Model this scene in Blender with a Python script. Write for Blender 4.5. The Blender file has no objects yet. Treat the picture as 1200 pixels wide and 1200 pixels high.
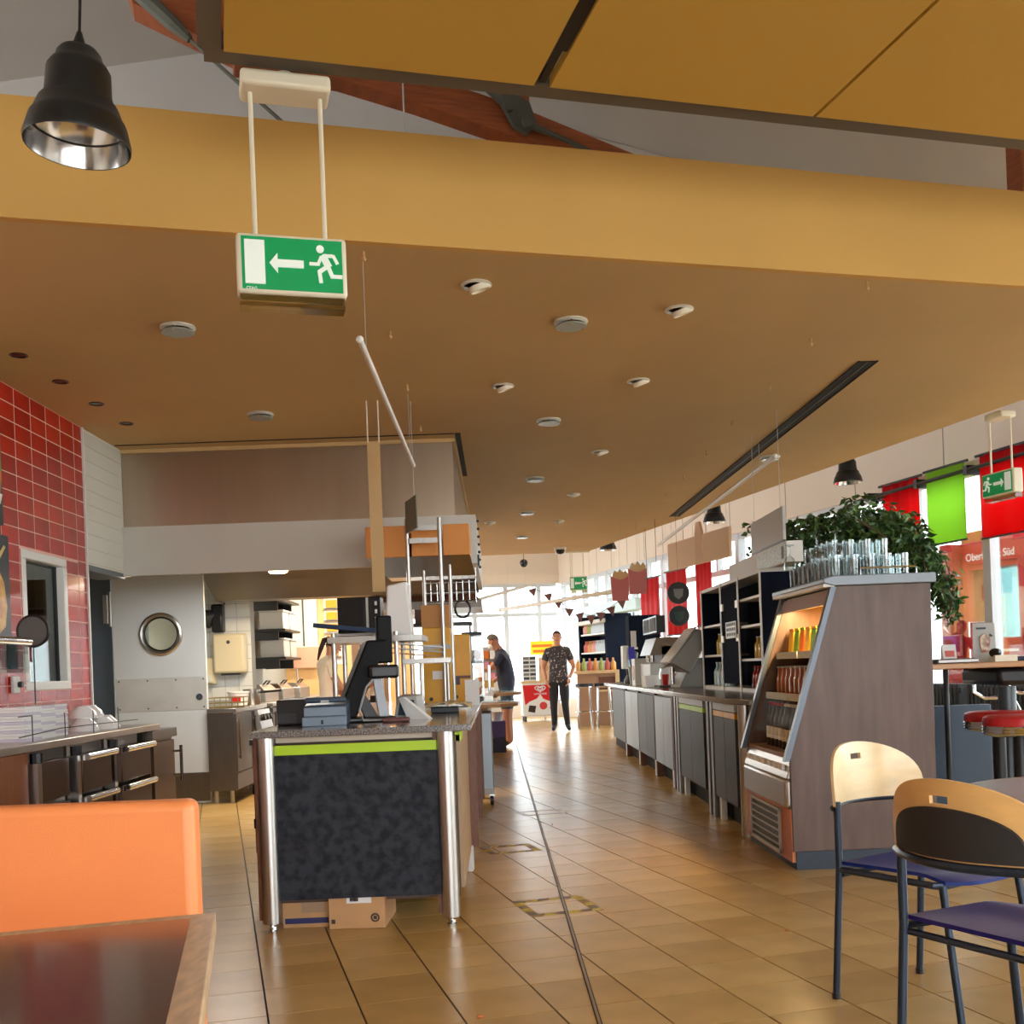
import bpy, bmesh, math, random
from mathutils import Vector, Matrix, Euler
random.seed(7)
scene = bpy.context.scene
C = scene.collection

# ------------------------------------------------------------ camera
cam_data = bpy.data.cameras.new('camera')
cam_data.sensor_width = 36.0
cam_data.lens = 36.0 * 1260 / 1200
cam_data.shift_y = 184 / 1200
cam_data.clip_start = 0.05
cam_data.clip_end = 400
cam = bpy.data.objects.new('camera', cam_data)
cam.matrix_world = Matrix.Translation((0, 0, 1.17)) @ Matrix.Rotation(-math.atan(15 / 1260), 4, 'Z') @ Matrix.Rotation(math.pi / 2, 4, 'X') @ Matrix.Rotation(math.radians(-2.2), 4, 'Z')
C.objects.link(cam)
scene.camera = cam

# ------------------------------------------------------------ sky, exposure
world = bpy.data.worlds.new('overcast_sky')
scene.world = world
world.use_nodes = True
bgn = world.node_tree.nodes['Background']
bgn.inputs['Color'].default_value = (0.93, 0.97, 1.0, 1)
bgn.inputs['Strength'].default_value = 4.2
scene.view_settings.view_transform = 'Standard'
scene.view_settings.look = 'None'
scene.view_settings.gamma = 1.0
scene.view_settings.use_curve_mapping = False
scene.view_settings.exposure = 0.95

def area_light(name, loc, rot, sx, sy, power, color=(1, 1, 1)):
    l = bpy.data.lights.new(name, 'AREA')
    l.shape = 'RECTANGLE'; l.size = sx; l.size_y = sy; l.energy = power; l.color = color
    o = bpy.data.objects.new(name, l); o.location = loc; o.rotation_euler = rot
    C.objects.link(o); return o

# ------------------------------------------------------------ helpers
TH = math.radians(14.6)          # the building is turned against the counters by this angle
ST, CT = math.sin(TH), math.cos(TH)
def bw(s, t, z=0.0):             # building axes to world
    return (s * CT - t * ST, s * ST + t * CT, z)

def lin(c):
    return tuple(((v / 255) / 12.92 if v / 255 <= 0.04045 else ((v / 255 + 0.055) / 1.055) ** 2.4) for v in c)

MATS = {}
def mat(name, col, rough=0.5, metal=0.0, var=0.0, scale=8.0, bump=0.0, bscale=40.0, stretch=None, col2=None, spec=None, coat=0.0, emit=None, estr=0.0, lo=0.35, hi=0.65, alpha=1.0):
    """principled material; var or col2 add procedural colour variation, bump fine relief"""
    if name in MATS: return MATS[name]
    m = bpy.data.materials.new(name); m.use_nodes = True
    nt = m.node_tree; b = nt.nodes['Principled BSDF']
    c = lin(col)
    b.inputs['Base Color'].default_value = (*c, 1)
    b.inputs['Roughness'].default_value = rough
    b.inputs['Metallic'].default_value = metal
    if spec is not None: b.inputs['Specular IOR Level'].default_value = spec
    if coat: b.inputs['Coat Weight'].default_value = coat; b.inputs['Coat Roughness'].default_value = 0.08
    if emit:
        b.inputs['Emission Color'].default_value = (*lin(emit), 1); b.inputs['Emission Strength'].default_value = estr
    if alpha < 1: b.inputs['Alpha'].default_value = alpha
    if var or col2 or bump:
        tc = nt.nodes.new('ShaderNodeTexCoord'); mp = nt.nodes.new('ShaderNodeMapping')
        nt.links.new(tc.outputs['Object'], mp.inputs['Vector'])
        if stretch: mp.inputs['Scale'].default_value = stretch
    if var or col2:
        n = nt.nodes.new('ShaderNodeTexNoise'); n.inputs['Scale'].default_value = scale; n.inputs['Detail'].default_value = 6
        nt.links.new(mp.outputs[0], n.inputs['Vector'])
        r = nt.nodes.new('ShaderNodeValToRGB')
        d = lin(col2) if col2 else tuple(max(0, v * (1 - var)) for v in c)
        u = c if col2 else tuple(min(1, v * (1 + var)) for v in c)
        r.color_ramp.elements[0].position = lo; r.color_ramp.elements[1].position = hi
        r.color_ramp.elements[0].color = (*d, 1); r.color_ramp.elements[1].color = (*u, 1)
        nt.links.new(n.outputs['Fac'], r.inputs[0]); nt.links.new(r.outputs[0], b.inputs['Base Color'])
    if bump:
        n2 = nt.nodes.new('ShaderNodeTexNoise'); n2.inputs['Scale'].default_value = bscale; n2.inputs['Detail'].default_value = 4
        nt.links.new(mp.outputs[0], n2.inputs['Vector'])
        bp = nt.nodes.new('ShaderNodeBump'); bp.inputs['Strength'].default_value = bump; bp.inputs['Distance'].default_value = 0.01
        nt.links.new(n2.outputs['Fac'], bp.inputs['Height']); nt.links.new(bp.outputs[0], b.inputs['Normal'])
    MATS[name] = m
    return m

def glass_mat(name, tint=(255, 255, 255), refl=0.08, rough=0.0, fac=0.6):
    """thin pane: clear with a Fresnel-weighted mirror"""
    if name in MATS: return MATS[name]
    m = bpy.data.materials.new(name); m.use_nodes = True; nt = m.node_tree
    nt.nodes.remove(nt.nodes['Principled BSDF']); out = nt.nodes['Material Output']
    tr = nt.nodes.new('ShaderNodeBsdfTransparent'); tr.inputs[0].default_value = (*lin(tint), 1)
    gl = nt.nodes.new('ShaderNodeBsdfGlossy'); gl.inputs['Roughness'].default_value = rough
    lw = nt.nodes.new('ShaderNodeLayerWeight'); lw.inputs[0].default_value = 0.25
    ma = nt.nodes.new('ShaderNodeMath'); ma.operation = 'MULTIPLY_ADD'; ma.inputs[1].default_value = fac; ma.inputs[2].default_value = refl
    nt.links.new(lw.outputs['Fresnel'], ma.inputs[0])
    mx = nt.nodes.new('ShaderNodeMixShader')
    nt.links.new(ma.outputs[0], mx.inputs[0]); nt.links.new(tr.outputs[0], mx.inputs[1]); nt.links.new(gl.outputs[0], mx.inputs[2])
    nt.links.new(mx.outputs[0], out.inputs[0])
    MATS[name] = m; return m

class MB:
    """collects shapes in local coordinates, build() links them as one mesh object"""
    def __init__(s): s.v = []; s.f = []; s.mi = []; s.cur = 0
    def _add(s, vs, fs):
        o = len(s.v); s.v += [tuple(p) for p in vs]
        for f in fs: s.f.append(tuple(i + o for i in f)); s.mi.append(s.cur)
        return s
    def m(s, i): s.cur = i; return s
    def box(s, x0, x1, y0, y1, z0, z1):
        return s._add([(x0, y0, z0), (x1, y0, z0), (x1, y1, z0), (x0, y1, z0), (x0, y0, z1), (x1, y0, z1), (x1, y1, z1), (x0, y1, z1)],
                      [(0, 3, 2, 1), (4, 5, 6, 7), (0, 1, 5, 4), (1, 2, 6, 5), (2, 3, 7, 6), (3, 0, 4, 7)])
    def hexa(s, b, t):           # bottom four points, top four points (counter-clockwise from above)
        return s._add(list(b) + list(t), [(0, 3, 2, 1), (4, 5, 6, 7), (0, 1, 5, 4), (1, 2, 6, 5), (2, 3, 7, 6), (3, 0, 4, 7)])
    def cyl(s, p, q, r, n=12, r2=None, cap=True):
        p = Vector(p); q = Vector(q); r2 = r if r2 is None else r2
        d = (q - p).normalized(); a = d.orthogonal().normalized(); b = d.cross(a)
        vs = []
        for c, rr in ((p, r), (q, r2)):
            for i in range(n):
                w = 2 * math.pi * i / n; vs.append(c + a * (rr * math.cos(w)) + b * (rr * math.sin(w)))
        fs = [(i, (i + 1) % n, n + (i + 1) % n, n + i) for i in range(n)]
        if cap: fs += [tuple(range(n - 1, -1, -1)), tuple(range(n, 2 * n))]
        return s._add(vs, fs)
    def tube(s, pts, r, n=8, close=False):
        pts = [Vector(p) for p in pts]; vs = []; fs = []; k = len(pts)
        ref = None
        for i, p in enumerate(pts):
            d = ((pts[(i + 1) % k] - pts[i - 1]) if close else (pts[min(i + 1, k - 1)] - pts[max(i - 1, 0)])).normalized()
            if ref is None: ref = d.orthogonal().normalized()
            a = (ref - d * ref.dot(d)).normalized(); ref = a; b = d.cross(a)
            rr = r[i] if isinstance(r, (list, tuple)) else r
            for j in range(n):
                w = 2 * math.pi * j / n; vs.append(p + a * (rr * math.cos(w)) + b * (rr * math.sin(w)))
        for i in range(k if close else k - 1):
            i2 = (i + 1) % k
            for j in range(n): fs.append((i * n + j, i * n + (j + 1) % n, i2 * n + (j + 1) % n, i2 * n + j))
        if not close: fs += [tuple(range(n - 1, -1, -1)), tuple(range((k - 1) * n, k * n))]
        return s._add(vs, fs)
    def lathe(s, prof, n=20, c=(0, 0, 0)):
        vs = []; fs = []
        for r, z in prof:
            for i in range(n):
                w = 2 * math.pi * i / n; vs.append((c[0] + r * math.cos(w), c[1] + r * math.sin(w), c[2] + z))
        for k in range(len(prof) - 1):
            for i in range(n): fs.append((k * n + i, k * n + (i + 1) % n, (k + 1) * n + (i + 1) % n, (k + 1) * n + i))
        if prof[0][0] > 1e-5: fs.append(tuple(range(n - 1, -1, -1)))
        if prof[-1][0] > 1e-5: fs.append(tuple(range((len(prof) - 1) * n, len(prof) * n)))
        return s._add(vs, fs)
    def prism(s, poly, axis, a, b):
        """polygon in the plane across axis ('x': (y,z), 'y': (x,z), 'z': (x,y)), extruded from a to b"""
        def pt(p, h):
            return (h, p[0], p[1]) if axis == 'x' else (p[0], h, p[1]) if axis == 'y' else (p[0], p[1], h)
        n = len(poly); vs = [pt(p, a) for p in poly] + [pt(p, b) for p in poly]
        return s._add(vs, [tuple(range(n)), tuple(range(2 * n - 1, n - 1, -1))] + [(i, n + i, n + (i + 1) % n, (i + 1) % n) for i in range(n)])
    def ball(s, c, r, n=12, m=8):
        rx, ry, rz = r if isinstance(r, (list, tuple)) else (r, r, r)
        vs = [(c[0], c[1], c[2] - rz)]; fs = []
        for k in range(1, m):
            ph = -math.pi / 2 + math.pi * k / m
            for i in range(n):
                w = 2 * math.pi * i / n; vs.append((c[0] + rx * math.cos(ph) * math.cos(w), c[1] + ry * math.cos(ph) * math.sin(w), c[2] + rz * math.sin(ph)))
        vs.append((c[0], c[1], c[2] + rz)); top = len(vs) - 1
        for i in range(n): fs.append((0, 1 + (i + 1) % n, 1 + i))
        for k in range(m - 2):
            for i in range(n):
                a = 1 + k * n; fs.append((a + i, a + (i + 1) % n, a + n + (i + 1) % n, a + n + i))
        a = 1 + (m - 2) * n
        for i in range(n): fs.append((a + i, a + (i + 1) % n, top))
        return s._add(vs, fs)
    def face(s, pts): return s._add(pts, [tuple(range(len(pts)))])
    def mesh(s, name, mats, smooth=False):
        me = bpy.data.meshes.new(name); me.from_pydata(s.v, [], s.f)
        for m_ in (mats if isinstance(mats, (list, tuple)) else [mats]): me.materials.append(m_)
        for p, i in zip(me.polygons, s.mi): p.material_index = i
        bm = bmesh.new(); bm.from_mesh(me); bmesh.ops.recalc_face_normals(bm, faces=bm.faces); bm.to_mesh(me); bm.free()
        if smooth:
            me.polygons.foreach_set('use_smooth', [True] * len(me.polygons)); me.set_sharp_from_angle(angle=math.radians(38))
        return me
    def build(s, name, mats, parent=None, smooth=False, bevel=0.0, segs=2):
        o = bpy.data.objects.new(name, s.mesh(name, mats, smooth or bevel > 0)); C.objects.link(o)
        if parent: o.parent = parent
        if bevel:
            md = o.modifiers.new('bevel', 'BEVEL'); md.width = bevel; md.segments = segs; md.limit_method = 'ANGLE'; md.angle_limit = math.radians(40); md.harden_normals = False
        return o

def tag(o, label=None, cat=None, group=None, kind=None):
    if label: o['label'] = label
    if cat: o['category'] = cat
    if group: o['group'] = group
    if kind: o['kind'] = kind
    return o
def thing(name, label, cat, loc=(0, 0, 0), rz=0.0, group=None):
    o = bpy.data.objects.new(name, None); o.empty_display_size = 0.05; C.objects.link(o)
    o.location = loc; o.rotation_euler = (0, 0, rz)
    return tag(o, label, cat, group)
def dup(o, loc=None, rz=None, label=None, group=None, parent=None):
    c = o.copy(); C.objects.link(c)
    if parent is not None: c.parent = parent
    if loc is not None: c.location = loc
    if rz is not None: c.rotation_euler = (0, 0, rz)
    if label: c['label'] = label
    if group: c['group'] = group
    for ch in list(o.children): dup(ch, parent=c)
    return c
def setloc(o, loc, rz=0.0):
    o.location = loc; o.rotation_euler = (0, 0, rz); return o
def struct(name, mb, mats, loc=(0, 0, 0), rz=0.0, bevel=0.0, label=None):
    o = mb.build(name, mats, bevel=bevel); o.location = loc; o.rotation_euler = (0, 0, rz)
    return tag(o, label, kind='structure')
def text(s, size, m, parent, loc, rot, name='lettering', depth=0.002, align='LEFT', xs=1.0):
    cu = bpy.data.curves.new(name, 'FONT'); cu.body = s; cu.size = size; cu.extrude = depth; cu.align_x = align; cu.resolution_u = 3; cu.offset = size * 0.012
    t = bpy.data.objects.new(name, cu); C.objects.link(t)
    bpy.context.view_layer.update()
    me = bpy.data.meshes.new_from_object(t.evaluated_get(bpy.context.evaluated_depsgraph_get()))
    bpy.data.objects.remove(t)
    me.materials.clear(); me.materials.append(m)
    o = bpy.data.objects.new(name, me); C.objects.link(o); o.parent = parent
    o.location = loc; o.rotation_euler = rot; o.scale = (xs, 1, 1); return o

# ------------------------------------------------------------ materials
M_SOFFIT = mat('soffit_paint', (200, 168, 114), 0.75, var=0.03, scale=1.5)
M_FASCIA = mat('fascia_paint', (212, 166, 88), 0.7, var=0.03, scale=1.2)
M_PANEL = mat('acoustic_cloth', (206, 164, 66), 0.85, bump=0.15, bscale=500)
M_ROOF = mat('roof_deck', (196, 192, 190), 0.8, var=0.04, scale=1)
M_TIMBER = mat('glulam', (150, 78, 40), 0.55, var=0.18, scale=6, stretch=(1, 1, 12))
M_IRON = mat('dark_iron', (92, 94, 86), 0.55, 0.3)
M_FRAMEG = mat('grey_frame', (105, 97, 86), 0.5, 0.2)
M_STEEL = mat('brushed_steel', (188, 184, 178), 0.3, 1.0, var=0.06, scale=5, stretch=(40, 40, 1), bump=0.02, bscale=80)
M_STEELD = mat('dark_steel', (120, 112, 104), 0.34, 0.9, var=0.08, scale=4, stretch=(30, 30, 1))
M_HOOD = mat('hood_steel', (178, 162, 142), 0.3, 1.0, var=0.05, scale=1.5, stretch=(3, 3, 0.5))
M_CHROME = mat('chrome', (215, 218, 220), 0.12, 1.0)
M_WHITE = mat('white_paint', (226, 226, 220), 0.5, var=0.02, scale=2)
M_CREAM = mat('cream_plastic', (236, 228, 204), 0.4)
M_WALLB = mat('beige_wall', (222, 206, 188), 0.75, var=0.02, scale=1)
M_BLACK = mat('black_plastic', (24, 24, 26), 0.4)
M_BLACKG = mat('black_gloss', (16, 16, 18), 0.18)
M_NAVY = mat('navy_board', (28, 34, 48), 0.9, var=0.05, spec=.04)
M_DGREY = mat('dark_grey', (58, 60, 64), 0.5)
M_MGREY = mat('mid_grey', (128, 126, 122), 0.45)
M_LGREY = mat('light_grey', (190, 190, 186), 0.45)
M_RED = mat('red_vinyl', (190, 26, 30), 0.35)
M_GREEN = mat('lime_laminate', (176, 214, 40), 0.4)
M_YELLOW = mat('amber_plastic', (226, 166, 16), 0.35, var=0.06, scale=6)
M_ORANGE = mat('orange_board', (226, 150, 72), 0.5, var=0.04, scale=4)
M_GLASS = glass_mat('clear_glass', (246, 252, 250), 0.05)
M_WGLASS = glass_mat('window_glass', (250, 253, 253), 0.03)
M_WOODL = mat('light_wood', (222, 186, 136), 0.4, var=0.12, scale=5, stretch=(2, 14, 14))
M_WOODM = mat('mid_wood', (176, 128, 78), 0.45, var=0.15, scale=5, stretch=(14, 2, 14))
M_WOODD = mat('dark_wood', (104, 62, 40), 0.4, var=0.2, scale=5, stretch=(14, 2, 3))
M_CARD = mat('cardboard', (196, 152, 106), 0.85, var=0.05, scale=8)
M_PAPER = mat('white_paper', (240, 240, 238), 0.7)
M_DARKGAP = mat('dark_gap', (22, 20, 18), 0.8)
M_SKIN = mat('skin', (206, 148, 118), 0.5, var=0.04, scale=12)
M_SKIN2 = mat('tanned_skin', (176, 118, 90), 0.5, var=0.04, scale=12)
# ================================================================ THE SETTING
# ---- floor: grout bed, single tiles, far tiles joined
M_GROUT = mat('grout', (52, 38, 28), 0.8)
def tile_mat(i, c):
    return mat('floor_tile_%d' % i, c, 0.27, var=0.09, scale=3, bump=0.02, bscale=14, spec=0.5)
TM = [tile_mat(0, (192, 153, 92)), tile_mat(1, (186, 147, 86)), tile_mat(2, (197, 159, 98))]
floor = struct('floor', MB().box(-9, 14, -6, 28, -0.12, -0.004), M_GROUT, rz=TH)
PS, PT, S0, T0 = 0.3155, 0.3202, 0.437, 3.514
GS, GT = 0.0035, 0.0022                 # half joint widths: the long joints are the wider ones
tmeshes = []
for m_ in TM:
    a, b = PS / 2 - GS, PT / 2 - GT
    mb = MB().hexa([(-a, -b, -0.004), (a, -b, -0.004), (a, b, -0.004), (-a, b, -0.004)], [(-a, -b, 0), (a, -b, 0), (a, b, 0), (-a, b, 0)])
    tmeshes.append(mb.mesh('tile', m_))
cells = []
for i in range(-14, 40):
    for j in range(-12, 68):
        s = S0 + (i + .5) * PS; t = T0 + (j + .5) * PT
        x, y, _ = bw(s, t); cells.append((s, t, x, y))
def shown(x, y):
    if y < 3.2: return False
    r = x / y
    if r < -0.29 or r > 0.50: return False
    if -1.15 < x < -0.15 and 5.1 < y < 9.4: return False
    if x > 1.75 and y > 6.0: return False
    if x < -2.3: return False
    return True
near = sorted([c for c in cells if shown(c[2], c[3])], key=lambda c: c[3])[:300]
nearset = {(round(c[0], 3), round(c[1], 3)) for c in near}
rng = random.Random(3)
for s, t, x, y in near:
    o = bpy.data.objects.new('tile', rng.choice(tmeshes)); C.objects.link(o); o.parent = floor; o.location = (s, t, rng.uniform(-0.0005, 0.0003))
far = MB()
for s, t, x, y in cells:
    if (round(s, 3), round(t, 3)) in nearset: continue
    a, b = PS / 2 - GS, PT / 2 - GT
    far.m(rng.randrange(3)); far._add([(s - a, t - b, 0), (s + a, t - b, 0), (s + a, t + b, 0), (s - a, t + b, 0), (s - a, t - b, -.004), (s + a, t - b, -.004), (s + a, t + b, -.004), (s - a, t + b, -.004)], [(0, 1, 2, 3), (0, 4, 5, 1), (1, 5, 6, 2), (2, 6, 7, 3), (3, 7, 4, 0)])
tag(far.build('tile_field', TM, floor), kind='stuff')
# expansion joint down the aisle: metal edge, dark gaps
j = MB().box(-0.009, 0.009, 1.5, 17, 0.0002, 0.0016).m(1).box(-0.0045, 0.0045, 1.5, 17, 0.0005, 0.0022)
jo = j.build('expansion_joint', [M_GROUT, mat('joint_metal', (150, 130, 100), .4, .3)]); jo.parent = floor; jo.matrix_local = Matrix.Rotation(-TH, 4, 'Z') @ Matrix.Translation((0.302, 0, 0)) @ Matrix.Rotation(math.radians(0.29), 4, 'Z')

# worn floor tape patches
M_TAPEY = mat('worn_yellow_tape', (206, 184, 60), 0.5, col2=(150, 112, 62), scale=18, lo=0.38, hi=0.5)
M_TAPEB = mat('worn_black_tape', (92, 78, 56), 0.5, col2=(160, 120, 68), scale=18, lo=0.42, hi=0.52)
def tape(s0, t0, w, h, label, mats, n=9):
    mb = MB(); k = 0
    for (x0, x1, y0, y1, hor) in ((0, w, 0, .045, 1), (0, w, h - .045, h, 1), (0, .045, .045, h - .045, 0), (w - .045, w, .045, h - .045, 0)):
        L = (x1 - x0) if hor else (y1 - y0); m_ = max(2, int(L / 0.055))
        for q in range(m_):
            k += 1; mb.m(k % 2); a = q / m_; b = (q + 1) / m_
            if hor: mb.prism([(x0 + L * a, y0), (x0 + L * b, y0), (x0 + L * b + .02 * (q < m_ - 1), y1), (x0 + L * a + .02 * (q > 0), y1)], 'z', 0.0003, 0.0012)
            else: mb.prism([(x0, y0 + L * a), (x1, y0 + L * a), (x1, y0 + L * b), (x0, y0 + L * b)], 'z', 0.0003, 0.0012)
    o = mb.build('floor_tape', mats); o.location = bw(s0, t0); o.rotation_euler = (0, 0, TH)
    return tag(o, label, 'floor marking')
tape(1.38, 4.87, .36, .36, 'worn yellow and black hazard tape square on the aisle tiles nearest the island front', [M_TAPEY, M_TAPEB])
tape(1.62, 6.62, .34, .3, 'almost rubbed away yellow tape square on the tiles beside the island flank', [M_TAPEY, M_TAPEB])
M_TAPEW = mat('pale_tape', (226, 216, 200), 0.35)
tape(2.3, 8.22, .36, .26, 'pale floor tape rectangle across the aisle joint between the two counters', [M_TAPEW, M_TAPEW])
crumb = MB().ball((0, 0, .006), (.011, .008, .006), 7, 5).ball((.009, .004, .004), (.006, .005, .004), 6, 4).build('bread_crumb', mat('crumb', (196, 110, 60), .8))
tag(crumb, 'orange brown crumb on a floor tile in front of the cardboard boxes', 'crumb'); crumb.location = (-0.11, 3.62, 0.0)
for q, (x, y, l) in enumerate(((1.19, 4.6, 'tiny pale crumb on the tiles in front of the drinks fridge'), (.35, 8.0, 'tiny dark crumb on the aisle tiles beyond the pale tape'))):
    c = dup(crumb, (x, y, 0), q, l); c.scale = (.7, .7, .7)

# ---- ceilings
ang = [(-4.6, 3.52), (4.43, 5.88), (1.475, 17.2), (-4.6, 17.2)]
soffit = MB().prism(ang, 'z', 3.0, 3.12)
ceiling = struct('ceiling', soffit, M_SOFFIT)
struct('trim_1', MB().box(-3.6, 6.1, 4.53, 4.57, 3.0, 3.48).box(-3.6, 6.1, 4.57, 4.75, 3.44, 3.48), M_FASCIA, rz=TH, label='deep ochre fascia board along the front of the dropped ceiling')
# roof deck: facets above everything
roof = MB()
def rf(pts): roof.face([bw(*p) for p in pts])
rf([(-5, -4, 4.5), (0.35, -4, 5.9), (0.35, 27, 5.9), (-5, 27, 4.5)])
rf([(0.35, -4, 5.9), (9.2, -4, 4.4), (9.2, 27, 4.4), (0.35, 27, 5.9)])
roof.face([bw(-5, 8.2, 3.13), bw(5.72, 8.2, 3.13), bw(5.72, 8.2, 4.98), bw(.35, 8.2, 5.9), bw(-5, 8.2, 4.5)])
o = struct('ceiling_deck', roof, M_ROOF); sm = o.modifiers.new('thick', 'SOLIDIFY'); sm.thickness = 0.06; sm.offset = 1
# gable seams above the fascia
for sv in (4.62, 5.16, 5.42):
    t_ = MB().box(-.008, .008, -.012, 0, 3.1, 4.9).build('trim_2', M_DGREY); t_.location = bw(sv, 8.17); t_.rotation_euler = (0, 0, TH); tag(t_, kind='structure')

# ---- left wall with red tiles
M_REDT = [mat('red_tile_%d' % i, c, 0.22, var=0.12, scale=3, bump=0.02, bscale=8, coat=0.1) for i, c in enumerate(((172, 26, 20), (160, 22, 18), (182, 34, 24)))]
M_REDG = mat('red_tile_grout', (236, 188, 172), 0.8)
WY0, WY1, WZ0, WZ1 = 6.62, 7.31, 1.15, 2.025
wl = MB().box(-3.12, -2.9, 3.0, WY0, 0, 3.0).box(-3.12, -2.9, WY1, 7.66, 0, 3.0).box(-3.12, -2.9, WY0, WY1, 0, WZ0).box(-3.12, -2.9, WY0, WY1, WZ1, 3.0)
wall_left = struct('wall_left', wl, M_REDG)
TW, THH = 0.2295, 0.1068
rtm = {}
for r in range(-12, 9):
    z0 = 2.145 + r * THH; z1 = min(z0 + THH, 3.0)
    if z1 - z0 < .02 or z0 < .88: continue
    for k in range(-5, 6):
        y0 = 6.369 + k * TW; y1 = min(y0 + TW, 7.66)
        if y1 - y0 < .02: continue
        segs = [(y0, y1, z0, z1)]
        if z1 > WZ0 + .005 and z0 < WZ1 - .005 and y1 > WY0 + .005 and y0 < WY1 - .005:
            segs = []
            if z0 < WZ0 - .02: segs.append((y0, y1, z0, WZ0))
            if z1 > WZ1 + .02: segs.append((y0, y1, WZ1, z1))
            zz0, zz1 = max(z0, WZ0), min(z1, WZ1)
            if y0 < WY0 - .02: segs.append((y0, WY0, zz0, zz1))
            if y1 > WY1 + .02: segs.append((WY1, y1, zz0, zz1))
        for (a, b, c, d) in segs:
            key = (round(b - a, 3), round(d - c, 3), rng.randrange(3))
            if key not in rtm:
                w, h = (b - a) / 2 - .0048, (d - c) / 2 - .0032
                rtm[key] = MB().hexa([(0, -w, -h), (.0012, -w, -h), (.0012, w, -h), (0, w, -h)], [(0, -w, h), (.0012, -w, h), (.0012, w, h), (0, w, h)]).mesh('tile', M_REDT[key[2]])
            o = bpy.data.objects.new('tile', rtm[key]); C.objects.link(o); o.parent = wall_left; o.location = (-2.9, (a + b) / 2, (c + d) / 2)
# window in the red wall
w1 = MB()
for (a, b, c, d) in ((WY0, WY1, WZ0, WZ0 + .055), (WY0, WY1, WZ1 - .055, WZ1), (WY0, WY0 + .06, WZ0 + .055, WZ1 - .055), (WY1 - .06, WY1, WZ0 + .055, WZ1 - .055)): w1.box(-2.99, -2.895, a, b, c, d)
win1 = struct('window_1', w1, M_WHITE, bevel=.006)
MB().box(-2.963, -2.957, WY0 + .058, WY1 - .058, WZ0 + .053, WZ1 - .053).build('pane', glass_mat('office_glass', (188, 200, 196), 0.12), win1)
MB().box(-2.975, -2.945, WY0 + .06, WY0 + .07, WZ0 + .055, WZ1 - .055).box(-2.975, -2.945, WY1 - .07, WY1 - .06, WZ0 + .055, WZ1 - .055).box(-2.975, -2.945, WY0 + .07, WY1 - .07, WZ1 - .065, WZ1 - .055).build('gasket', M_BLACK, win1)
# little room behind that window
rm = MB().box(-4.7, -4.6, 5.2, 9.9, 0, 3.0).box(-4.6, -3.12, 5.1, 5.2, 0, 3.0)
struct('wall_office', rm, mat('office_wall', (168, 176, 170), .7))
bl = thing('window_blind', 'pale stacked window blind boards seen through the window in the red tiles', 'blind', (-4.3, 8.9, 0))
for k in range(9): MB().box(-.02, .5, -.02, .02, 1.0 + k * .13, 1.115 + k * .13).build('slat', M_WHITE, bl)
# white lintel above the kitchen passage
struct('wall_kitchen_lintel', MB().box(-3.12, -2.9, 7.66, 8.46, 2.03, 3.0), mat('white_wall_tile', (214, 216, 204), 0.35, var=0.03, scale=2))
lint = bpy.data.objects['wall_kitchen_lintel']
M_WT = mat('white_glazed_tile', (216, 218, 208), 0.25, var=0.02, scale=2, coat=.2)
wtm = MB().hexa([(0, -.397, -.051), (.004, -.396, -.05), (.004, .396, -.05), (0, .397, -.051)], [(0, -.397, .051), (.004, -.396, .05), (.004, .396, .05), (0, .397, .051)]).mesh('tile', M_WT)
for k in range(9):
    o = bpy.data.objects.new('tile', wtm); C.objects.link(o); o.parent = lint; o.location = (-2.9, 8.06, 2.092 + k * .1055)
# white angle profile at the tile edge
struct('trim_3', MB().box(-2.9, -2.885, 7.655, 7.672, .9, 3.0), M_WHITE)
# passage frame in slate blue and the wall that carries the swing door
M_SLATE = mat('slate_blue_paint', (84, 96, 108), 0.45)
struct('wall_passage', MB().box(-4.7, -3.72, 10.42, 10.52, 0, 3.0).box(-3.72, -3.4, 10.42, 10.52, 2.25, 3.0).box(-4.7, -3.12, 7.66, 7.76, 0, 3.0).box(-4.7, -4.6, 9.9, 10.42, 0, 3.0), M_SLATE)
fr = struct('trim_4', MB().box(-3.12, -2.9, 7.66, 7.70, 0, 2.03).box(-3.12, -2.9, 7.70, 8.46, 1.99, 2.03), M_SLATE)
struct('trim_5', MB().box(-4.35, -4.31, 10.36, 10.42, 0, 2.2).box(-3.95, -3.92, 10.38, 10.42, 0, 2.2).box(-4.35, -3.92, 10.38, 10.42, 2.2, 2.25), mat('slate_dark', (58, 68, 80), .5))

# swing door with porthole
M_DOOR = mat('door_laminate', (196, 200, 200), 0.4, var=0.02, scale=2)
DX0, DX1, DYC, DH = -3.66, -2.79, 10.3, 2.185
pc = (-3.205, 1.63)
door = thing('door_1', None, None, (0, 0, 0))
tag(door, 'grey swing door with round porthole, standing open at the kitchen passage', kind='structure')
leaf = MB(); N = 32; rr = .17
ring = [(pc[0] + rr * math.cos(2 * math.pi * i / N), pc[1] + rr * math.sin(2 * math.pi * i / N)) for i in range(N)]
def onrect(x, z):
    dx, dz = x - pc[0], z - pc[1]; c_ = []
    if dx > 1e-6: c_.append((DX1 - pc[0]) / dx)
    if dx < -1e-6: c_.append((DX0 - pc[0]) / dx)
    if dz > 1e-6: c_.append((DH - pc[1]) / dz)
    if dz < -1e-6: c_.append((.012 - pc[1]) / dz)
    k = min(c_); return (pc[0] + dx * k, pc[1] + dz * k)
corners = [(DX1, DH), (DX0, DH), (DX0, .012), (DX1, .012)]
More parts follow.
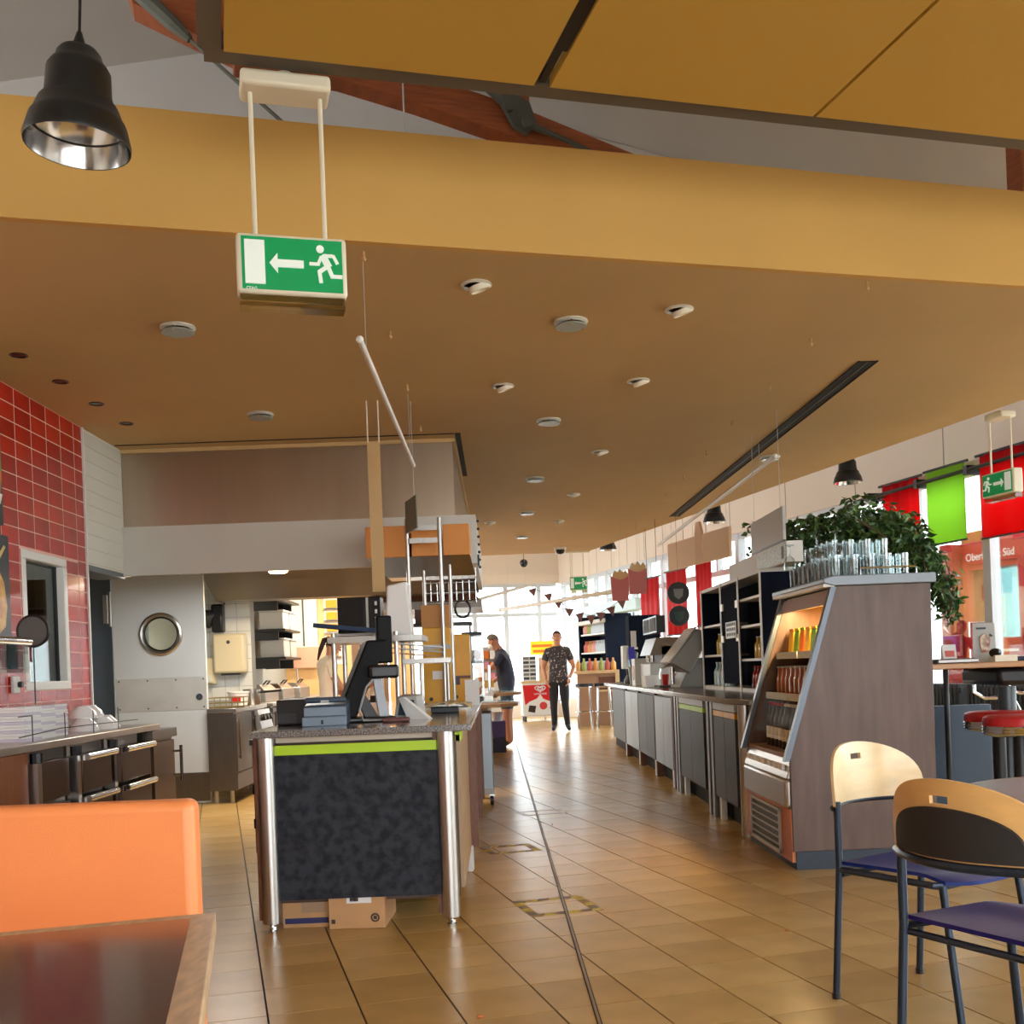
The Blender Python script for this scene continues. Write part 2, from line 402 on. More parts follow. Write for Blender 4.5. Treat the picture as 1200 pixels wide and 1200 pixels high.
for y in (DYC - .022, DYC + .022):
    for i in range(N):
        a, b = ring[i], ring[(i + 1) % N]; A_, B_ = onrect(*a), onrect(*b)
        pts = [a, A_]
        for cx, cz in corners:
            th0 = math.atan2(A_[1] - pc[1], A_[0] - pc[0]); th1 = math.atan2(B_[1] - pc[1], B_[0] - pc[0]); tc_ = math.atan2(cz - pc[1], cx - pc[0])
            d1 = (th1 - th0) % (2 * math.pi); d2 = (tc_ - th0) % (2 * math.pi)
            if 1e-4 < d2 < d1 - 1e-4: pts.append((cx, cz))
        pts += [B_, b]
        leaf.face([(p[0], y, p[1]) for p in pts])
for (a, b) in zip(corners, corners[1:] + corners[:1]): leaf.face([(a[0], DYC - .022, a[1]), (b[0], DYC - .022, b[1]), (b[0], DYC + .022, b[1]), (a[0], DYC + .022, a[1])])
leaf.build('door_leaf', M_DOOR, door)
rg = MB().tube([(pc[0] + .185 * math.cos(2 * math.pi * i / 40), DYC - .03, pc[1] + .185 * math.sin(2 * math.pi * i / 40)) for i in range(40)], .022, 8, True)
po = rg.build('porthole_ring', M_STEEL, door, True)
MB().tube([(pc[0] + .157 * math.cos(2 * math.pi * i / 40), DYC - .026, pc[1] + .157 * math.sin(2 * math.pi * i / 40)) for i in range(40)], .007, 6, True).build('gasket', M_BLACK, po, True)
MB().cyl((pc[0], DYC - .004, pc[1]), (pc[0], DYC + .004, pc[1]), .165, 32).build('pane', M_GLASS, po)
pl = MB().box(DX0 + .015, DX1 - .005, DYC - .027, DYC - .0225, .90, 1.215).build('push_plate', mat('plate_metal', (206, 206, 200), .35, .35, var=.05, scale=5), door)
sc = MB()
for x in (-3.62, -3.35, -3.08, -2.82):
    for z in (.925, 1.19): sc.cyl((x, DYC - .03, z), (x, DYC - .027, z), .008, 8)
sc.build('screw', M_DGREY, pl)
MB().cyl((-2.86, DYC - .036, 1.02), (-2.86, DYC - .027, 1.02), .032, 16).build('lock', M_CHROME, door, True)
MB().box(DX0 + .015, DX1 - .005, DYC - .027, DYC - .0225, .03, .30).build('kick_plate', M_STEELD, door)
hg = MB().box(-3.74, -3.70, DYC - .04, DYC - .02, 1.75, 2.02).cyl((-3.675, DYC - .035, 1.72), (-3.675, DYC - .035, 2.05), .014, 10)
hg.build('hinge', M_STEEL, door)
MB().cyl((-3.675, DYC - .035, .32), (-3.675, DYC - .035, .62), .014, 10).box(-3.74, -3.70, DYC - .04, DYC - .02, .34, .6).build('hinge', M_STEEL, door)
# ---- kitchen shell: white tiled walls
M_KW = mat('kitchen_tile', (236, 238, 234), 0.3, coat=.15)
M_KG = mat('kitchen_grout', (176, 178, 174), 0.8)
kw = struct('wall_kitchen_left', MB().box(-3.55, -3.4, 10.52, 17.2, 0, 3.0), M_KG)
pier = struct('wall_kitchen_pier', MB().box(-3.4, -2.66, 11.62, 11.8, 0, 3.0), M_KG)
ktm = MB().hexa([(-.072, 0, -.072), (-.07, -.005, -.07), (.07, -.005, -.07), (.072, 0, -.072)], [(-.072, 0, .072), (-.07, -.005, .07), (.07, -.005, .07), (.072, 0, .072)]).mesh('tile', M_KW)
for k in range(5):
    for r in range(10):
        o = bpy.data.objects.new('tile', ktm); C.objects.link(o); o.parent = pier; o.location = (-3.326 + k * .148, 11.62, .95 + .074 + r * .148)
ktl = MB().hexa([(0, -.072, -.072), (.005, -.07, -.07), (.005, .07, -.07), (0, .072, -.072)], [(0, -.072, .072), (.005, -.07, .07), (.005, .07, .07), (0, .072, .072)]).mesh('tile', M_KW)
for k in range(16):
    for r in range(10):
        o = bpy.data.objects.new('tile', ktl); C.objects.link(o); o.parent = kw; o.location = (-3.4, 11.9 + k * .148, 1.03 + r * .148)
M_KBW = mat('kitchen_back_wall', (232, 190, 132), 0.6, var=.03)
struct('wall_kitchen_back', MB().box(-3.55, -2.35, 17.2, 17.3, 0, 3.1).box(-1.75, -1.35, 17.2, 17.3, 0, 3.1).box(-2.35, -1.75, 17.2, 17.3, 1.72, 3.1), M_KBW)
d2 = struct('door_2', MB().box(-2.33, -1.77, 17.14, 17.19, .01, 1.71), mat('brown_door', (120, 92, 70), .5))
MB().box(-2.22, -1.88, 17.12, 17.14, .3, 1.6).build('panel', mat('door_panel', (150, 128, 108), .5), d2)
# ---- right-hand window wall and far wall (building axes)
SW = 8.0
wr = MB().box(SW, SW + .25, -4, 24.75, 3.18, 4.75).box(SW, SW + .25, -4, 24.75, 0, .42)
wall_right = struct('wall_right', wr, M_WALLB, rz=TH)
k = 0
t = 3.4
while t < 24.4:
    sm_ = MB().box(SW - .004, SW, t - .006, t + .006, 3.2, 4.4).build('panel_joint', mat('joint_line', (150, 140, 128), .8), wall_right); t += 1.755 if t < 14 else .9
M_FRAME = mat('window_frame', (196, 200, 204), 0.45)
WN = 1
tt = [-4.0, -2.2, -.4, 1.4, 3.0, 4.7, 6.4, 8.1, 9.78, 11.05, 12.5, 14.0, 15.5, 17.0, 18.5, 20.0, 21.5, 23.0, 24.6]
for a, b in zip(tt, tt[1:]):
    WN += 1
    f = MB().box(SW + .02, SW + .14, a, a + .09, .42, 3.18).box(SW + .02, SW + .14, b - .03, b, .42, 3.18).box(SW + .03, SW + .13, a + .09, b - .03, .42, .50).box(SW + .03, SW + .13, a + .09, b - .03, 3.10, 3.18)
    if a > 12: f.box(SW + .03, SW + .13, a + .09, b - .03, 2.58, 2.66).box(SW + .03, SW + .13, (a + b) / 2, (a + b) / 2 + .05, 2.66, 3.1)
    wo = struct('window_%d' % WN, f, M_FRAME, rz=TH)
    MB().box(SW + .075, SW + .081, a + .09, b - .03, .50, 3.10).build('pane', M_WGLASS, wo)
TF = 24.7
wf = struct('wall_far', MB().box(2.5, SW, TF, TF + .25, 3.2, 4.9).box(2.5, SW, TF, TF + .25, 0, .3), M_WALLB, rz=TH)
MB().box(2.5, SW, TF - .03, TF, 3.42, 3.5).build('ledge', M_WALLB, wf)
ss = [3.2, 4.15, 5.1, 5.9, 6.67, 7.5, 8.0]
for a, b in zip(ss, ss[1:]):
    WN += 1
    f = MB().box(a - .05, a + .05, TF + .03, TF + .15, .3, 3.2).box(a + .05, b - .05, TF + .04, TF + .14, 3.12, 3.2).box(a + .05, b - .05, TF + .04, TF + .14, .3, .4).box(a + .05, b - .05, TF + .04, TF + .14, 2.42, 2.5)
    wo = struct('window_%d' % WN, f, M_FRAME, rz=TH)
    MB().box(a + .05, b - .05, TF + .087, TF + .093, .4, 2.42).build('pane', M_WGLASS, wo)
    MB().box(a + .05, b - .05, TF + .087, TF + .093, 2.5, 3.12).build('pane', M_WGLASS, wo)
# wall strip left of the far windows
struct('wall_far_left', MB().box(-3.0, 2.5, TF, TF + .25, 0, 4.9), M_WALLB, rz=TH)
# ground outside
struct('wall_unseen_back', MB().box(-5, -1.6, -4.2, -4, 0, 5.9).box(6.2, 8.2, -4.2, -4, 0, 5.0).box(-1.6, 6.2, -4.2, -4, 3.0, 5.9).box(-1.6, 6.2, -4.2, -4, 0, .4), M_WALLB, rz=TH)  # unseen wall added behind the camera; its opening limits the light from there
struct('wall_unseen_left', MB().box(-3.3, -3.12, -5.2, 3.0, 0, 4.9), M_WALLB)  # unseen side wall, added to cut the light from behind left
struct('ground_outside', MB().box(-60, 90, -60, 120, -.4, -.15), mat('pale_paving', (206, 204, 198), .8, var=.05, scale=.4))
# ================================================================ ABOVE: acoustic panel, trusses, signs, lamps
# ---- suspended acoustic raft (building axes): s from .094, front edge t = 3.67, underside z = 3.25
raft = thing('acoustic_raft', 'yellow ochre suspended acoustic raft with dark grey rim above the tables', 'ceiling raft', (0, 0, 0), TH)
M_PANEL2 = M_PANEL
for a, b in ((.094, 1.165), (1.225, 2.285), (2.300, 3.36), (3.375, 4.5)):
    MB().box(a, b, -1.2, 3.665, 3.25, 3.29).build('panel', M_PANEL2, raft)
MB().box(.03, 4.6, 3.675, 3.76, 3.262, 3.33).box(.01, .086, -1.2, 3.675, 3.262, 3.33).build('rim', M_FRAMEG, raft)
MB().box(1.17, 1.22, -1.2, 3.45, 3.256, 3.285).box(1.182, 1.207, 3.45, 3.66, 3.262, 3.285).build('light_track', M_BLACK, raft)
for s_, t_ in ((.6, 1.5), (.6, 3.4), (2.6, 1.5), (2.6, 3.4), (4.2, 3.4)):
    MB().cyl((s_, t_, 3.29), (s_, t_, 4.75), .004, 6).build('hanger_wire', M_MGREY, raft)
# ---- glulam truss at t = 6
M_TIM = M_TIMBER
tr = thing('roof_truss', 'reddish glulam roof truss with steel joint plate above the fascia', 'roof truss', (0, 0, 0), TH)
MB().prism([(.2, 4.56), (1.0, 4.60), (1.35, 4.50), (1.8, 4.40), (2.6, 4.16), (3.4, 3.80), (3.4, 3.62), (2.3, 4.08), (1.65, 4.25), (1.2, 4.36), (.76, 4.45), (.2, 4.47)], 'y', 5.92, 6.06).build('bottom_chord', M_TIM, tr, bevel=.008)
MB().box(1.70, 1.86, 5.94, 6.04, 4.38, 5.45).build('post', M_TIM, tr, bevel=.008)
MB().box(1.60, 1.74, 6.1, 6.2, 3.9, 4.28).build('stud', M_TIM, tr)
pl = MB().prism([(1.66, 4.42), (1.72, 4.47), (1.84, 4.41), (1.88, 4.29), (1.82, 4.23), (1.74, 4.27)], 'y', 5.88, 5.915).build('joint_plate', M_IRON, tr)
for c_ in ((1.71, 4.37), (1.82, 4.29)): MB().cyl((c_[0], 5.85, c_[1]), (c_[0], 5.88, c_[1]), .034, 12).build('bolt', M_IRON, pl)
MB().tube([(1.50, 5.88, 4.51), (1.56, 5.88, 4.48), (1.69, 5.88, 4.39)], [.010, .016, .024], 8).build('tie_rod', M_IRON, tr)
MB().tube([(1.84, 5.88, 4.28), (1.98, 5.88, 4.235), (2.9, 5.88, 3.92)], [.022, .014, .010], 8).build('tie_rod', M_IRON, tr)
tr2 = thing('roof_truss', 'dark glulam rafter end with slanting tie rod beside the raft corner', 'roof truss', (0, 0, 0), TH)
MB().hexa([(-.30, 5.9, 4.72), (.5, 5.9, 4.40), (.5, 6.06, 4.40), (-.30, 6.06, 4.72)], [(-.38, 5.9, 5.0), (.5, 5.9, 4.72), (.5, 6.06, 4.72), (-.38, 6.06, 5.0)]).build('rafter', M_TIM, tr2)
MB().tube([(-.36, 5.88, 4.85), (-.1, 5.88, 4.62), (-.02, 5.88, 4.55)], [.05, .04, .022], 8).build('rod_socket', M_IRON, tr2)
MB().cyl((-.03, 5.88, 4.56), (.75, 5.88, 3.9), .011, 8).build('tie_rod', M_IRON, tr2)
MB().box(5.23, 5.40, 5.92, 6.06, 3.3, 4.9).build('roof_post', M_TIM).location = (0, 0, 0)
o = bpy.data.objects['roof_post']; o.rotation_euler = (0, 0, TH); tag(o, 'reddish timber post rising behind the fascia near the window side', 'post')
hw = MB().cyl((.98, 5.2, 3.13), (.98, 5.2, 4.9), .004, 6).build('hanger_wire', M_LGREY); hw.rotation_euler = (0, 0, TH); tag(hw, 'thin steel hanger wire rising behind the escape sign', 'wire')

# ---- escape signs
M_SGREEN = mat('sign_green', (0, 150, 84), 0.3, emit=(0, 150, 84), estr=0.12)
M_SWHITE = mat('sign_white', (232, 240, 230), 0.4, emit=(232, 240, 230), estr=0.12)
def runner(mb, cx, cz, s, f):
    """running figure pictogram in the x-z plane; f = -1 runs towards -x"""
    def bar(p, q, w):
        p = Vector((p[0] * f, p[1])); q = Vector((q[0] * f, q[1])); d = (q - p).normalized(); n = Vector((-d.y, d.x)) * w / 2
        mb.prism([(cx + s * v.x, cz + s * v.y) for v in (p + n, p - n, q - n, q + n)], 'y', -.004, 0)
    hd = [(cx + s * (.06 * f + .105 * math.cos(2 * math.pi * i / 16)), cz + s * (.40 + .105 * math.sin(2 * math.pi * i / 16))) for i in range(16)]
    mb.prism(hd, 'y', -.004, 0)
    bar((.0, .24), (-.16, -.08), .19); bar((.0, .22), (-.28, .23), .09); bar((-.28, .25), (-.40, .02), .085)
    bar((.03, .2), (.12, .0), .085); bar((.08, -.01), (.36, -.01), .085)
    bar((-.14, -.06), (-.24, -.32), .11); bar((-.20, -.33), (-.52, -.33), .10)
    bar((-.10, -.08), (.10, -.22), .11); bar((.10, -.18), (.06, -.52), .10)
def exit_sign(label, loc, rz, w, h, d, rod, plate_w, door_left=True, stand=.64):
    t = thing('exit_sign', label, 'exit sign', loc, rz)          # origin: top centre of the housing
    hb = MB().box(-w / 2, w / 2, 0, d, -h, 0).build('housing', M_CREAM, t, bevel=min(.012, h * .08))
    MB().box(-w / 2 + .008, w / 2 - .008, d * .2, d, -h - .035 * h / .19, -h).build('lens', glass_mat('sign_lens', (220, 216, 190), .1), t)
    fb = MB().box(-w / 2 + .016, w / 2 - .016, -.004, 0, -h + .012, -.014).build('sign_face', M_SGREEN, t)
    pic = MB(); sg = -1 if door_left else 1; H2 = h
    x0 = sg * w * .43; x1 = sg * w * .25
    pic.box(min(x0, x1), max(x0, x1), -.008, -.004, -h * .86, -h * .13)
    ax, bx, zc = sg * w * .21, -sg * w * .10, -h * .50
    pic.prism([(ax, zc), (ax - sg * w * .075, zc + h * .17), (ax - sg * w * .075, zc + h * .065), (bx, zc + h * .065), (bx, zc - h * .065), (ax - sg * w * .075, zc - h * .065), (ax - sg * w * .075, zc - h * .17)], 'y', -.008, -.004)
    p2 = MB(); runner(p2, -sg * w * .275, -h * .47, h * .62, sg); p2.v = [(a, b - .004, c) for a, b, c in p2.v]; pic._add(p2.v, p2.f)
    pic.build('pictogram', M_SWHITE, fb)
    for x in (-stand * w / 2, stand * w / 2):
        MB().cyl((x, d / 2, 0), (x, d / 2, rod), .0072 * w / .37 + .001, 10).build('rod', M_CREAM, t, True)
    if plate_w: MB().box(-plate_w / 2, plate_w / 2, -.02, d + .03, rod, rod + .055).build('ceiling_plate', M_CREAM, t, bevel=.014, segs=3)
    return t
es = exit_sign('large green escape sign with running figure hanging from the yellow raft on white rods', (-.636 - .02, 3.703, 2.69), TH, .372, .205, .09, .50, .305)
text('CEAG', .014, M_SWHITE, es, (-.158, -.0045, -.196), (math.pi / 2, 0, 0), depth=.0005)
MB().cyl((0, .045, .555), (0, .045, .575), .03, 10).build('stub', M_CREAM, es)
e2_ = exit_sign('small green escape sign on white rods in front of the red blind', (3.965, 8.40, 2.575), TH - math.pi / 2, .36, .19, .09, .41, .2, door_left=False)
e3_ = exit_sign('dim green escape sign hanging by the far shop windows', (1.31, 17.05, 2.60), TH * .3, .29, .22, .06, .38, .40)
# ---- pendants
M_REFL = mat('reflector', (225, 225, 225), 0.16, 1.0)
def pendant(name, label, loc, s=1.0, cord=1.6, tilt=0.0, group=None):
    t = thing(name, label, 'pendant lamp', loc, 0, group)            # origin: rim centre
    outer = [(.146, .0), (.148, .012), (.135, .062), (.131, .072), (.126, .076), (.112, .112), (.108, .120), (.098, .124), (.092, .150), (.088, .215), (.078, .232), (.066, .245), (.062, .262), (.052, .275)]
    shade = [(r * s, z * s) for r, z in outer] + [(0, .277 * s)]
    MB().lathe(shade, 28).build('shade', mat('pendant_black', (26, 25, 24), .35), t, True)
    inner = [(.1435, .001), (.132, .060), (.124, .074), (.109, .112), (.098, .120), (.06, .17), (0, .18)]
    o = MB().lathe([(r * s, z * s) for r, z in inner], 28); o.f = o.f[1:] if len(o.f[0]) > 4 else [f for f in o.f if len(f) <= 4]; o.mi = o.mi[:len(o.f)]
    o.build('reflector', M_REFL, t, True)
    MB().tube([(.128 * s * math.cos(2 * math.pi * i / 28), .128 * s * math.sin(2 * math.pi * i / 28), .064 * s) for i in range(28)], .003 * s, 5, True).build('reflector_ring', M_DGREY, t)
    MB().lathe([(.022 * s, .277 * s), (.018 * s, .295 * s), (.007 * s, .33 * s)], 12).build('cord_grip', M_BLACK, t)
    MB().cyl((0, 0, .32 * s), (0, 0, .32 * s + cord), .0045 * s, 6).build('cord', M_BLACK, t)
    if tilt:
        t.rotation_euler = (0, tilt, 0)
    return t
def openbottom(o):
    me = o.data; bm = bmesh.new(); bm.from_mesh(me)
    bmesh.ops.delete(bm, geom=[f for f in bm.faces if len(f.verts) > 4 and f.calc_center_median().z < .02], context='FACES'); bm.to_mesh(me); bm.free()
pn = pendant('pendant_lamp', 'black bell pendant lamp with mirrored inside hanging beside the large escape sign', (-1.152, 3.1, 2.715), 1.0, 1.9, math.radians(3.2))
pends = [pn,
    pendant('pendant_lamp', 'black bell pendant lamp hanging above the leafy plant', (3.62, 10.9, 2.93), .98, 1.6),
    pendant('pendant_lamp', 'black bell pendant lamp hanging beside the blank brown sign boards', (2.90, 14.1, 2.99), 1.0, 1.6),
    pendant('pendant_lamp', 'black bell pendant lamp hanging over the shop shelves beyond the fries signs', (2.05, 19.4, 3.25), 1.05, 1.4)]
for p_ in pends:
    for ch in p_.children:
        if ch.name.startswith('shade'): openbottom(ch)
g = thing('globe_lamp', 'small dark globe lamp hanging by the far shop windows', 'pendant lamp', (.52, 19.5, 3.02))
MB().ball((0, 0, .06), .075, 14, 10).build('globe', M_BLACKG, g, True); MB().cyl((0, 0, .13), (0, 0, 2.0), .006, 6).build('cord', M_BLACK, g)
dm = thing('dome_camera', 'dark dome camera under the far end of the dropped ceiling', 'camera', (1.0, 16.4, 3.0))
MB().lathe([(.0, -.11), (.05, -.10), (.075, -.07), (.08, -.04)], 14).build('dome', M_BLACKG, dm, True); MB().cyl((0, 0, -.04), (0, 0, 0), .09, 14).build('base', M_WHITE, dm)

# ---- recessed ceiling lights
M_RING = mat('lamp_ring', (222, 220, 208), 0.4); M_FROST = mat('frosted_disc', (150, 160, 152), 0.25)
def disc_light(x, y, label):
    t = thing('recessed_light', label, 'ceiling light', (x, y, 3.0), 0, 'frosted disc downlights in the dropped ceiling')
    MB().lathe([(.088, 0), (.092, -.008), (.075, -.016), (.06, -.012), (.06, 0)], 22).build('ring', M_RING, t, True)
    MB().cyl((0, 0, -.032), (0, 0, -.026), .082, 22).build('disc', M_FROST, t)
    for k in range(3):
        a = k * 2.1 + .5; MB().cyl((.075 * math.cos(a), .075 * math.sin(a), -.036), (.075 * math.cos(a), .075 * math.sin(a), -.01), .006, 6).build('clip', M_CHROME, t)
    return t
def eye_light(x, y, label):
    t = thing('recessed_light', label, 'ceiling light', (x, y, 3.0), 0, 'swivel eye downlights in the dropped ceiling')
    MB().lathe([(.072, 0), (.076, -.006), (.06, -.012), (.055, 0)], 20).build('ring', M_RING, t, True)
    e = MB().lathe([(.052, -.0), (.052, -.026), (.046, -.028), (.036, -.006), (0, -.004)], 18).build('eye', M_CREAM, t, True)
    e.rotation_euler = (math.radians(10), math.radians(-18), 0); e.location = (.012, 0, -.004)
    return t
DL = [(.45, 5.69), (.436, 7.94), (.415, 10.35), (.4, 12.58), (.388, 14.83)]
ls = ['frosted disc downlight in the dropped ceiling between the pairs of eye lights nearest the fascia', 'frosted disc downlight in the aisle row, second from the fascia', 'frosted disc downlight in the aisle row, third from the fascia', 'frosted disc downlight in the aisle row, fourth from the fascia', 'frosted disc downlight at the far end of the aisle row']
for (x, y), l in zip(DL, ls): disc_light(x, y, l)
disc_light(-1.59, 5.565, 'frosted disc downlight between the large escape sign and the dark spotlights'); disc_light(-1.583, 7.455, 'frosted disc downlight just in front of the steel hood'); disc_light(2.52, 9.69, 'frosted disc downlight on the window side beside the hanging tube')
EL = [(-.039, 5.10), (1.003, 5.556), (.092, 6.94), (.969, 6.93), (.932, 9.18), (.859, 11.4), (-.046, 13.34), (.816, 13.42)]
ls = ['swivel eye downlight to the right of the escape sign nearest the fascia', 'tilted swivel eye downlight nearest the fascia on the aisle side of the air slot', 'swivel eye downlight second from the fascia on the island side', 'tilted swivel eye downlight second from the fascia on the slot side', 'swivel eye downlight third from the fascia on the slot side', 'swivel eye downlight fourth from the fascia on the slot side', 'swivel eye downlight farthest along beside the steel hood', 'swivel eye downlight farthest along on the slot side']
for (x, y), l in zip(EL, ls): eye_light(x, y, l)
for (x, y), l in zip([(-2.574, 5.945), (-2.566, 6.489), (-2.553, 7.029), (-2.552, 7.587)], ['first from the fascia', 'second from the fascia', 'third from the fascia', 'last before the hood']):
    t = thing('spotlight', 'small dark recessed spotlight above the red tiles, ' + l, 'ceiling light', (x, y, 3.0), 0, 'dark spotlights above the red tiles')
    MB().lathe([(.048, 0), (.05, -.005), (.04, -.007), (.036, 0)], 16).build('ring', mat('bronze_ring', (74, 44, 28), .4, .4), t, True)
    MB().cyl((0, 0, -.003), (0, 0, 0), .037, 14).build('lens', M_BLACKG, t)
hk = MB().cyl((0, 0, -.03), (0, 0, 0), .007, 8).ball((0, 0, -.032), .011, 8, 6)
hm = hk.mesh('ceiling_hook', mat('brass_hook', (196, 160, 110), .4, .5), True)
for row, pts in (('in the row over the island', [(-.518, 4.662), (-.514, 5.754), (-.516, 6.839), (-.516, 8.0)]), ('in the row beside the air slot', [(1.873, 5.246), (1.861, 6.155), (1.872, 7.136), (1.85, 8.188), (1.871, 9.311), (1.867, 10.454), (1.856, 11.511)])):
    for (x, y) in pts:
        o = bpy.data.objects.new('ceiling_hook', hm); C.objects.link(o); o.location = (x, y, 3.0); tag(o, 'tiny brass hook in the dropped ceiling ' + row, 'hook', 'ceiling hooks ' + row)
# ---- linear air slot and hood slot
sl = thing('air_slot', 'long black linear air slot in the dropped ceiling', 'air vent', (2.32, 0, 3.0))
MB().box(-.055, .055, 6.66, 13.4, -.004, 0).build('slot', M_DARKGAP, sl); MB().box(-.062, -.055, 6.65, 13.41, -.008, 0).build('edge_bar', M_DARKGAP, sl); MB().box(.055, .062, 6.65, 13.41, -.008, 0).build('edge_bar', M_DARKGAP, sl); MB().box(-.004, .004, 6.66, 13.4, -.007, -.004).build('middle_bar', M_DGREY, sl)
sl.rotation_euler = (0, 0, math.radians(.9)); sl.location = (2.47, 0, 2.999)
s2 = thing('air_slot', 'narrow dark slot in the dropped ceiling around the steel hood', 'air vent', (0, 0, 3.0))
MB().box(-2.88, -.28, 8.27, 8.295, -.003, 0).build('slot', M_DARKGAP, s2); MB().box(-.272, -.23, 8.27, 10.1, -.003, 0).build('slot', M_DARKGAP, s2)
# ---- hanging tubes
def hang_tube(label, p, q, r=.014):
    t = thing('hanging_tube', label, 'tube', (0, 0, 0))
    MB().cyl(p, q, r, 12).build('tube', mat('satin_tube', (232, 230, 224), .4), t, True)
    for f in (.08, .9):
        x = [a + (b - a) * f for a, b in zip(p, q)]; MB().cyl(x, (x[0], x[1], 3.0 if x[1] < 17 else 4.3), .0015, 5).build('wire', M_LGREY, t)
    MB().ball(p, r * 1.3, 10, 6).build('end_cap', M_WHITE, t, True)
    return t
hang_tube('slim pale tube hanging under the ceiling over the island till', (-.535, 4.55, 2.585), (-.53, 7.35, 2.585), .013)
hang_tube('slim pale tube hanging beside the long black air slot', (2.20, 8.32, 2.74), (2.18, 14.3, 2.74), .018)
hang_tube('slim pale tube hanging before the far windows above the masked man', (-.35, 18.4, 2.37), (.62, 19.2, 2.66), .028)
hang_tube('long pale tube running up to the fries signs', (.06, 19.0, 2.22), (1.84, 14.6, 2.20), .03)
# ================================================================ KITCHEN SIDE
# ---- extractor hood
hood = thing('extractor_hood', 'large stainless steel extractor hood with pale lower band over the kitchen', 'extractor hood', (0, 0, 0))
MB().box(-2.9, -.30, 8.46, 13.6, 2.392, 2.97).build('upper_casing', M_HOOD, hood)
MB().box(-2.895, -.28, 8.44, 13.6, 2.97, 2.999).build('top_trim', M_SOFFIT, hood)
M_BAND = mat('pale_enamel', (206, 204, 194), 0.4, .2, var=.03, scale=1.5)
b = MB().box(-2.9, -.14, 8.42, 8.46, 2.01, 2.39).box(-.18, -.14, 8.46, 11.3, 2.01, 2.39).box(-2.9, -.18, 11.26, 11.3, 1.98, 2.39)
b.build('lower_band', M_BAND, hood)
fl = MB()
fl.hexa([(-2.86, 8.46, 2.13), (-.18, 8.46, 2.13), (-.18, 9.86, 2.36), (-2.86, 9.86, 2.36)], [(-2.86, 8.46, 2.15), (-.18, 8.46, 2.15), (-.18, 9.86, 2.38), (-2.86, 9.86, 2.38)])
fl.build('filter_bank', M_STEELD, hood)
MB().box(-2.86, -.18, 9.86, 11.26, 2.36, 2.385).build('canopy', M_STEELD, hood)
MB().hexa([(-2.86, 11.0, 1.98), (-.18, 11.0, 1.98), (-.18, 11.26, 1.98), (-2.86, 11.26, 1.98)], [(-2.86, 10.1, 2.36), (-.18, 10.1, 2.36), (-.18, 10.14, 2.36), (-2.86, 10.14, 2.36)]).build('rear_slope', M_STEELD, hood)
for k in range(8): MB().hexa([(-2.8 + k * .33, 8.6, 2.125), (-2.52 + k * .33, 8.6, 2.125), (-2.52 + k * .33, 9.7, 2.31), (-2.8 + k * .33, 9.7, 2.31)], [(-2.8 + k * .33, 8.6, 2.14), (-2.52 + k * .33, 8.6, 2.14), (-2.52 + k * .33, 9.7, 2.33), (-2.8 + k * .33, 9.7, 2.33)]).build('filter', M_STEEL, hood)
hl = MB().lathe([(.0, -.03), (.08, -.025), (.1, 0)], 16, (-2.1, 10.42, 2.21)).build('hood_lamp', mat('warm_lamp', (255, 220, 170), .5, emit=(255, 205, 140), estr=14), hood)
l = area_light('hood_light', (-2.1, 10.40, 2.15), (0, 0, 0), .2, .2, 16, (1, .78, .5)); l.parent = hood
hs1 = MB().box(-2.6, -1.2, 9.05, 9.12, 2.11, 2.15).build('strip_lamp', mat('added_hood_strip', (255, 240, 214), .5, emit=(255, 244, 230), estr=2), hood)  # added strip lamp, hidden behind the band, to brighten the swing door
l = area_light('added_door_light', (-1.9, 9.085, 2.10), (0, 0, 0), 1.4, .06, 28, (1, .98, .95)); l.parent = hood
for k in range(7): MB().ball((-.125, 8.5 + k * .06, 2.35 - k * .055), .012, 8, 6).build('switch_button', M_DGREY, hood)
MB().box(-.139, -.125, 8.55, 8.63, 2.0, 2.09).build('switch_box', M_BLACK, hood)
h2 = thing('extractor_hood', 'smaller reddish brown steel hood hanging behind the large extractor hood', 'extractor hood', (0, 0, 0))
M_HB = mat('brown_steel', (150, 104, 88), .4, .6)
MB().hexa([(-1.35, 11.4, 1.92), (-.18, 11.4, 1.92), (-.18, 12.6, 1.92), (-1.35, 12.6, 1.92)], [(-1.2, 11.6, 2.2), (-.35, 11.6, 2.2), (-.35, 12.4, 2.2), (-1.2, 12.4, 2.2)]).build('canopy', M_HB, h2)
MB().box(-1.37, -.16, 11.38, 12.62, 1.84, 1.92).build('rim', M_STEELD, h2); MB().box(-.95, -.55, 11.8, 12.2, 2.2, 2.39).build('duct', M_HB, h2)

# unseen ceiling lamps, added to light the kitchen
kl = thing('added_kitchen_lamp', 'unseen white strip lamp added under the kitchen ceiling behind the hood', 'ceiling light', (-2.3, 14.6, 2.93))
MB().box(-.6, .6, -.08, .08, 0, .06).build('body', M_WHITE, kl); MB().box(-.58, .58, -.06, .06, -.01, 0).build('tube_cover', mat('lamp_white', (255, 246, 226), .5, emit=(255, 240, 210), estr=8), kl)
l = area_light('added_kitchen_light', (0, 0, -.03), (0, 0, 0), 1.1, .12, 38, (1, .88, .70)); l.parent = kl
kl2 = dup(kl, (-2.3, 15.9, 2.93), label='unseen white strip lamp added under the kitchen ceiling nearest the kitchen back wall')

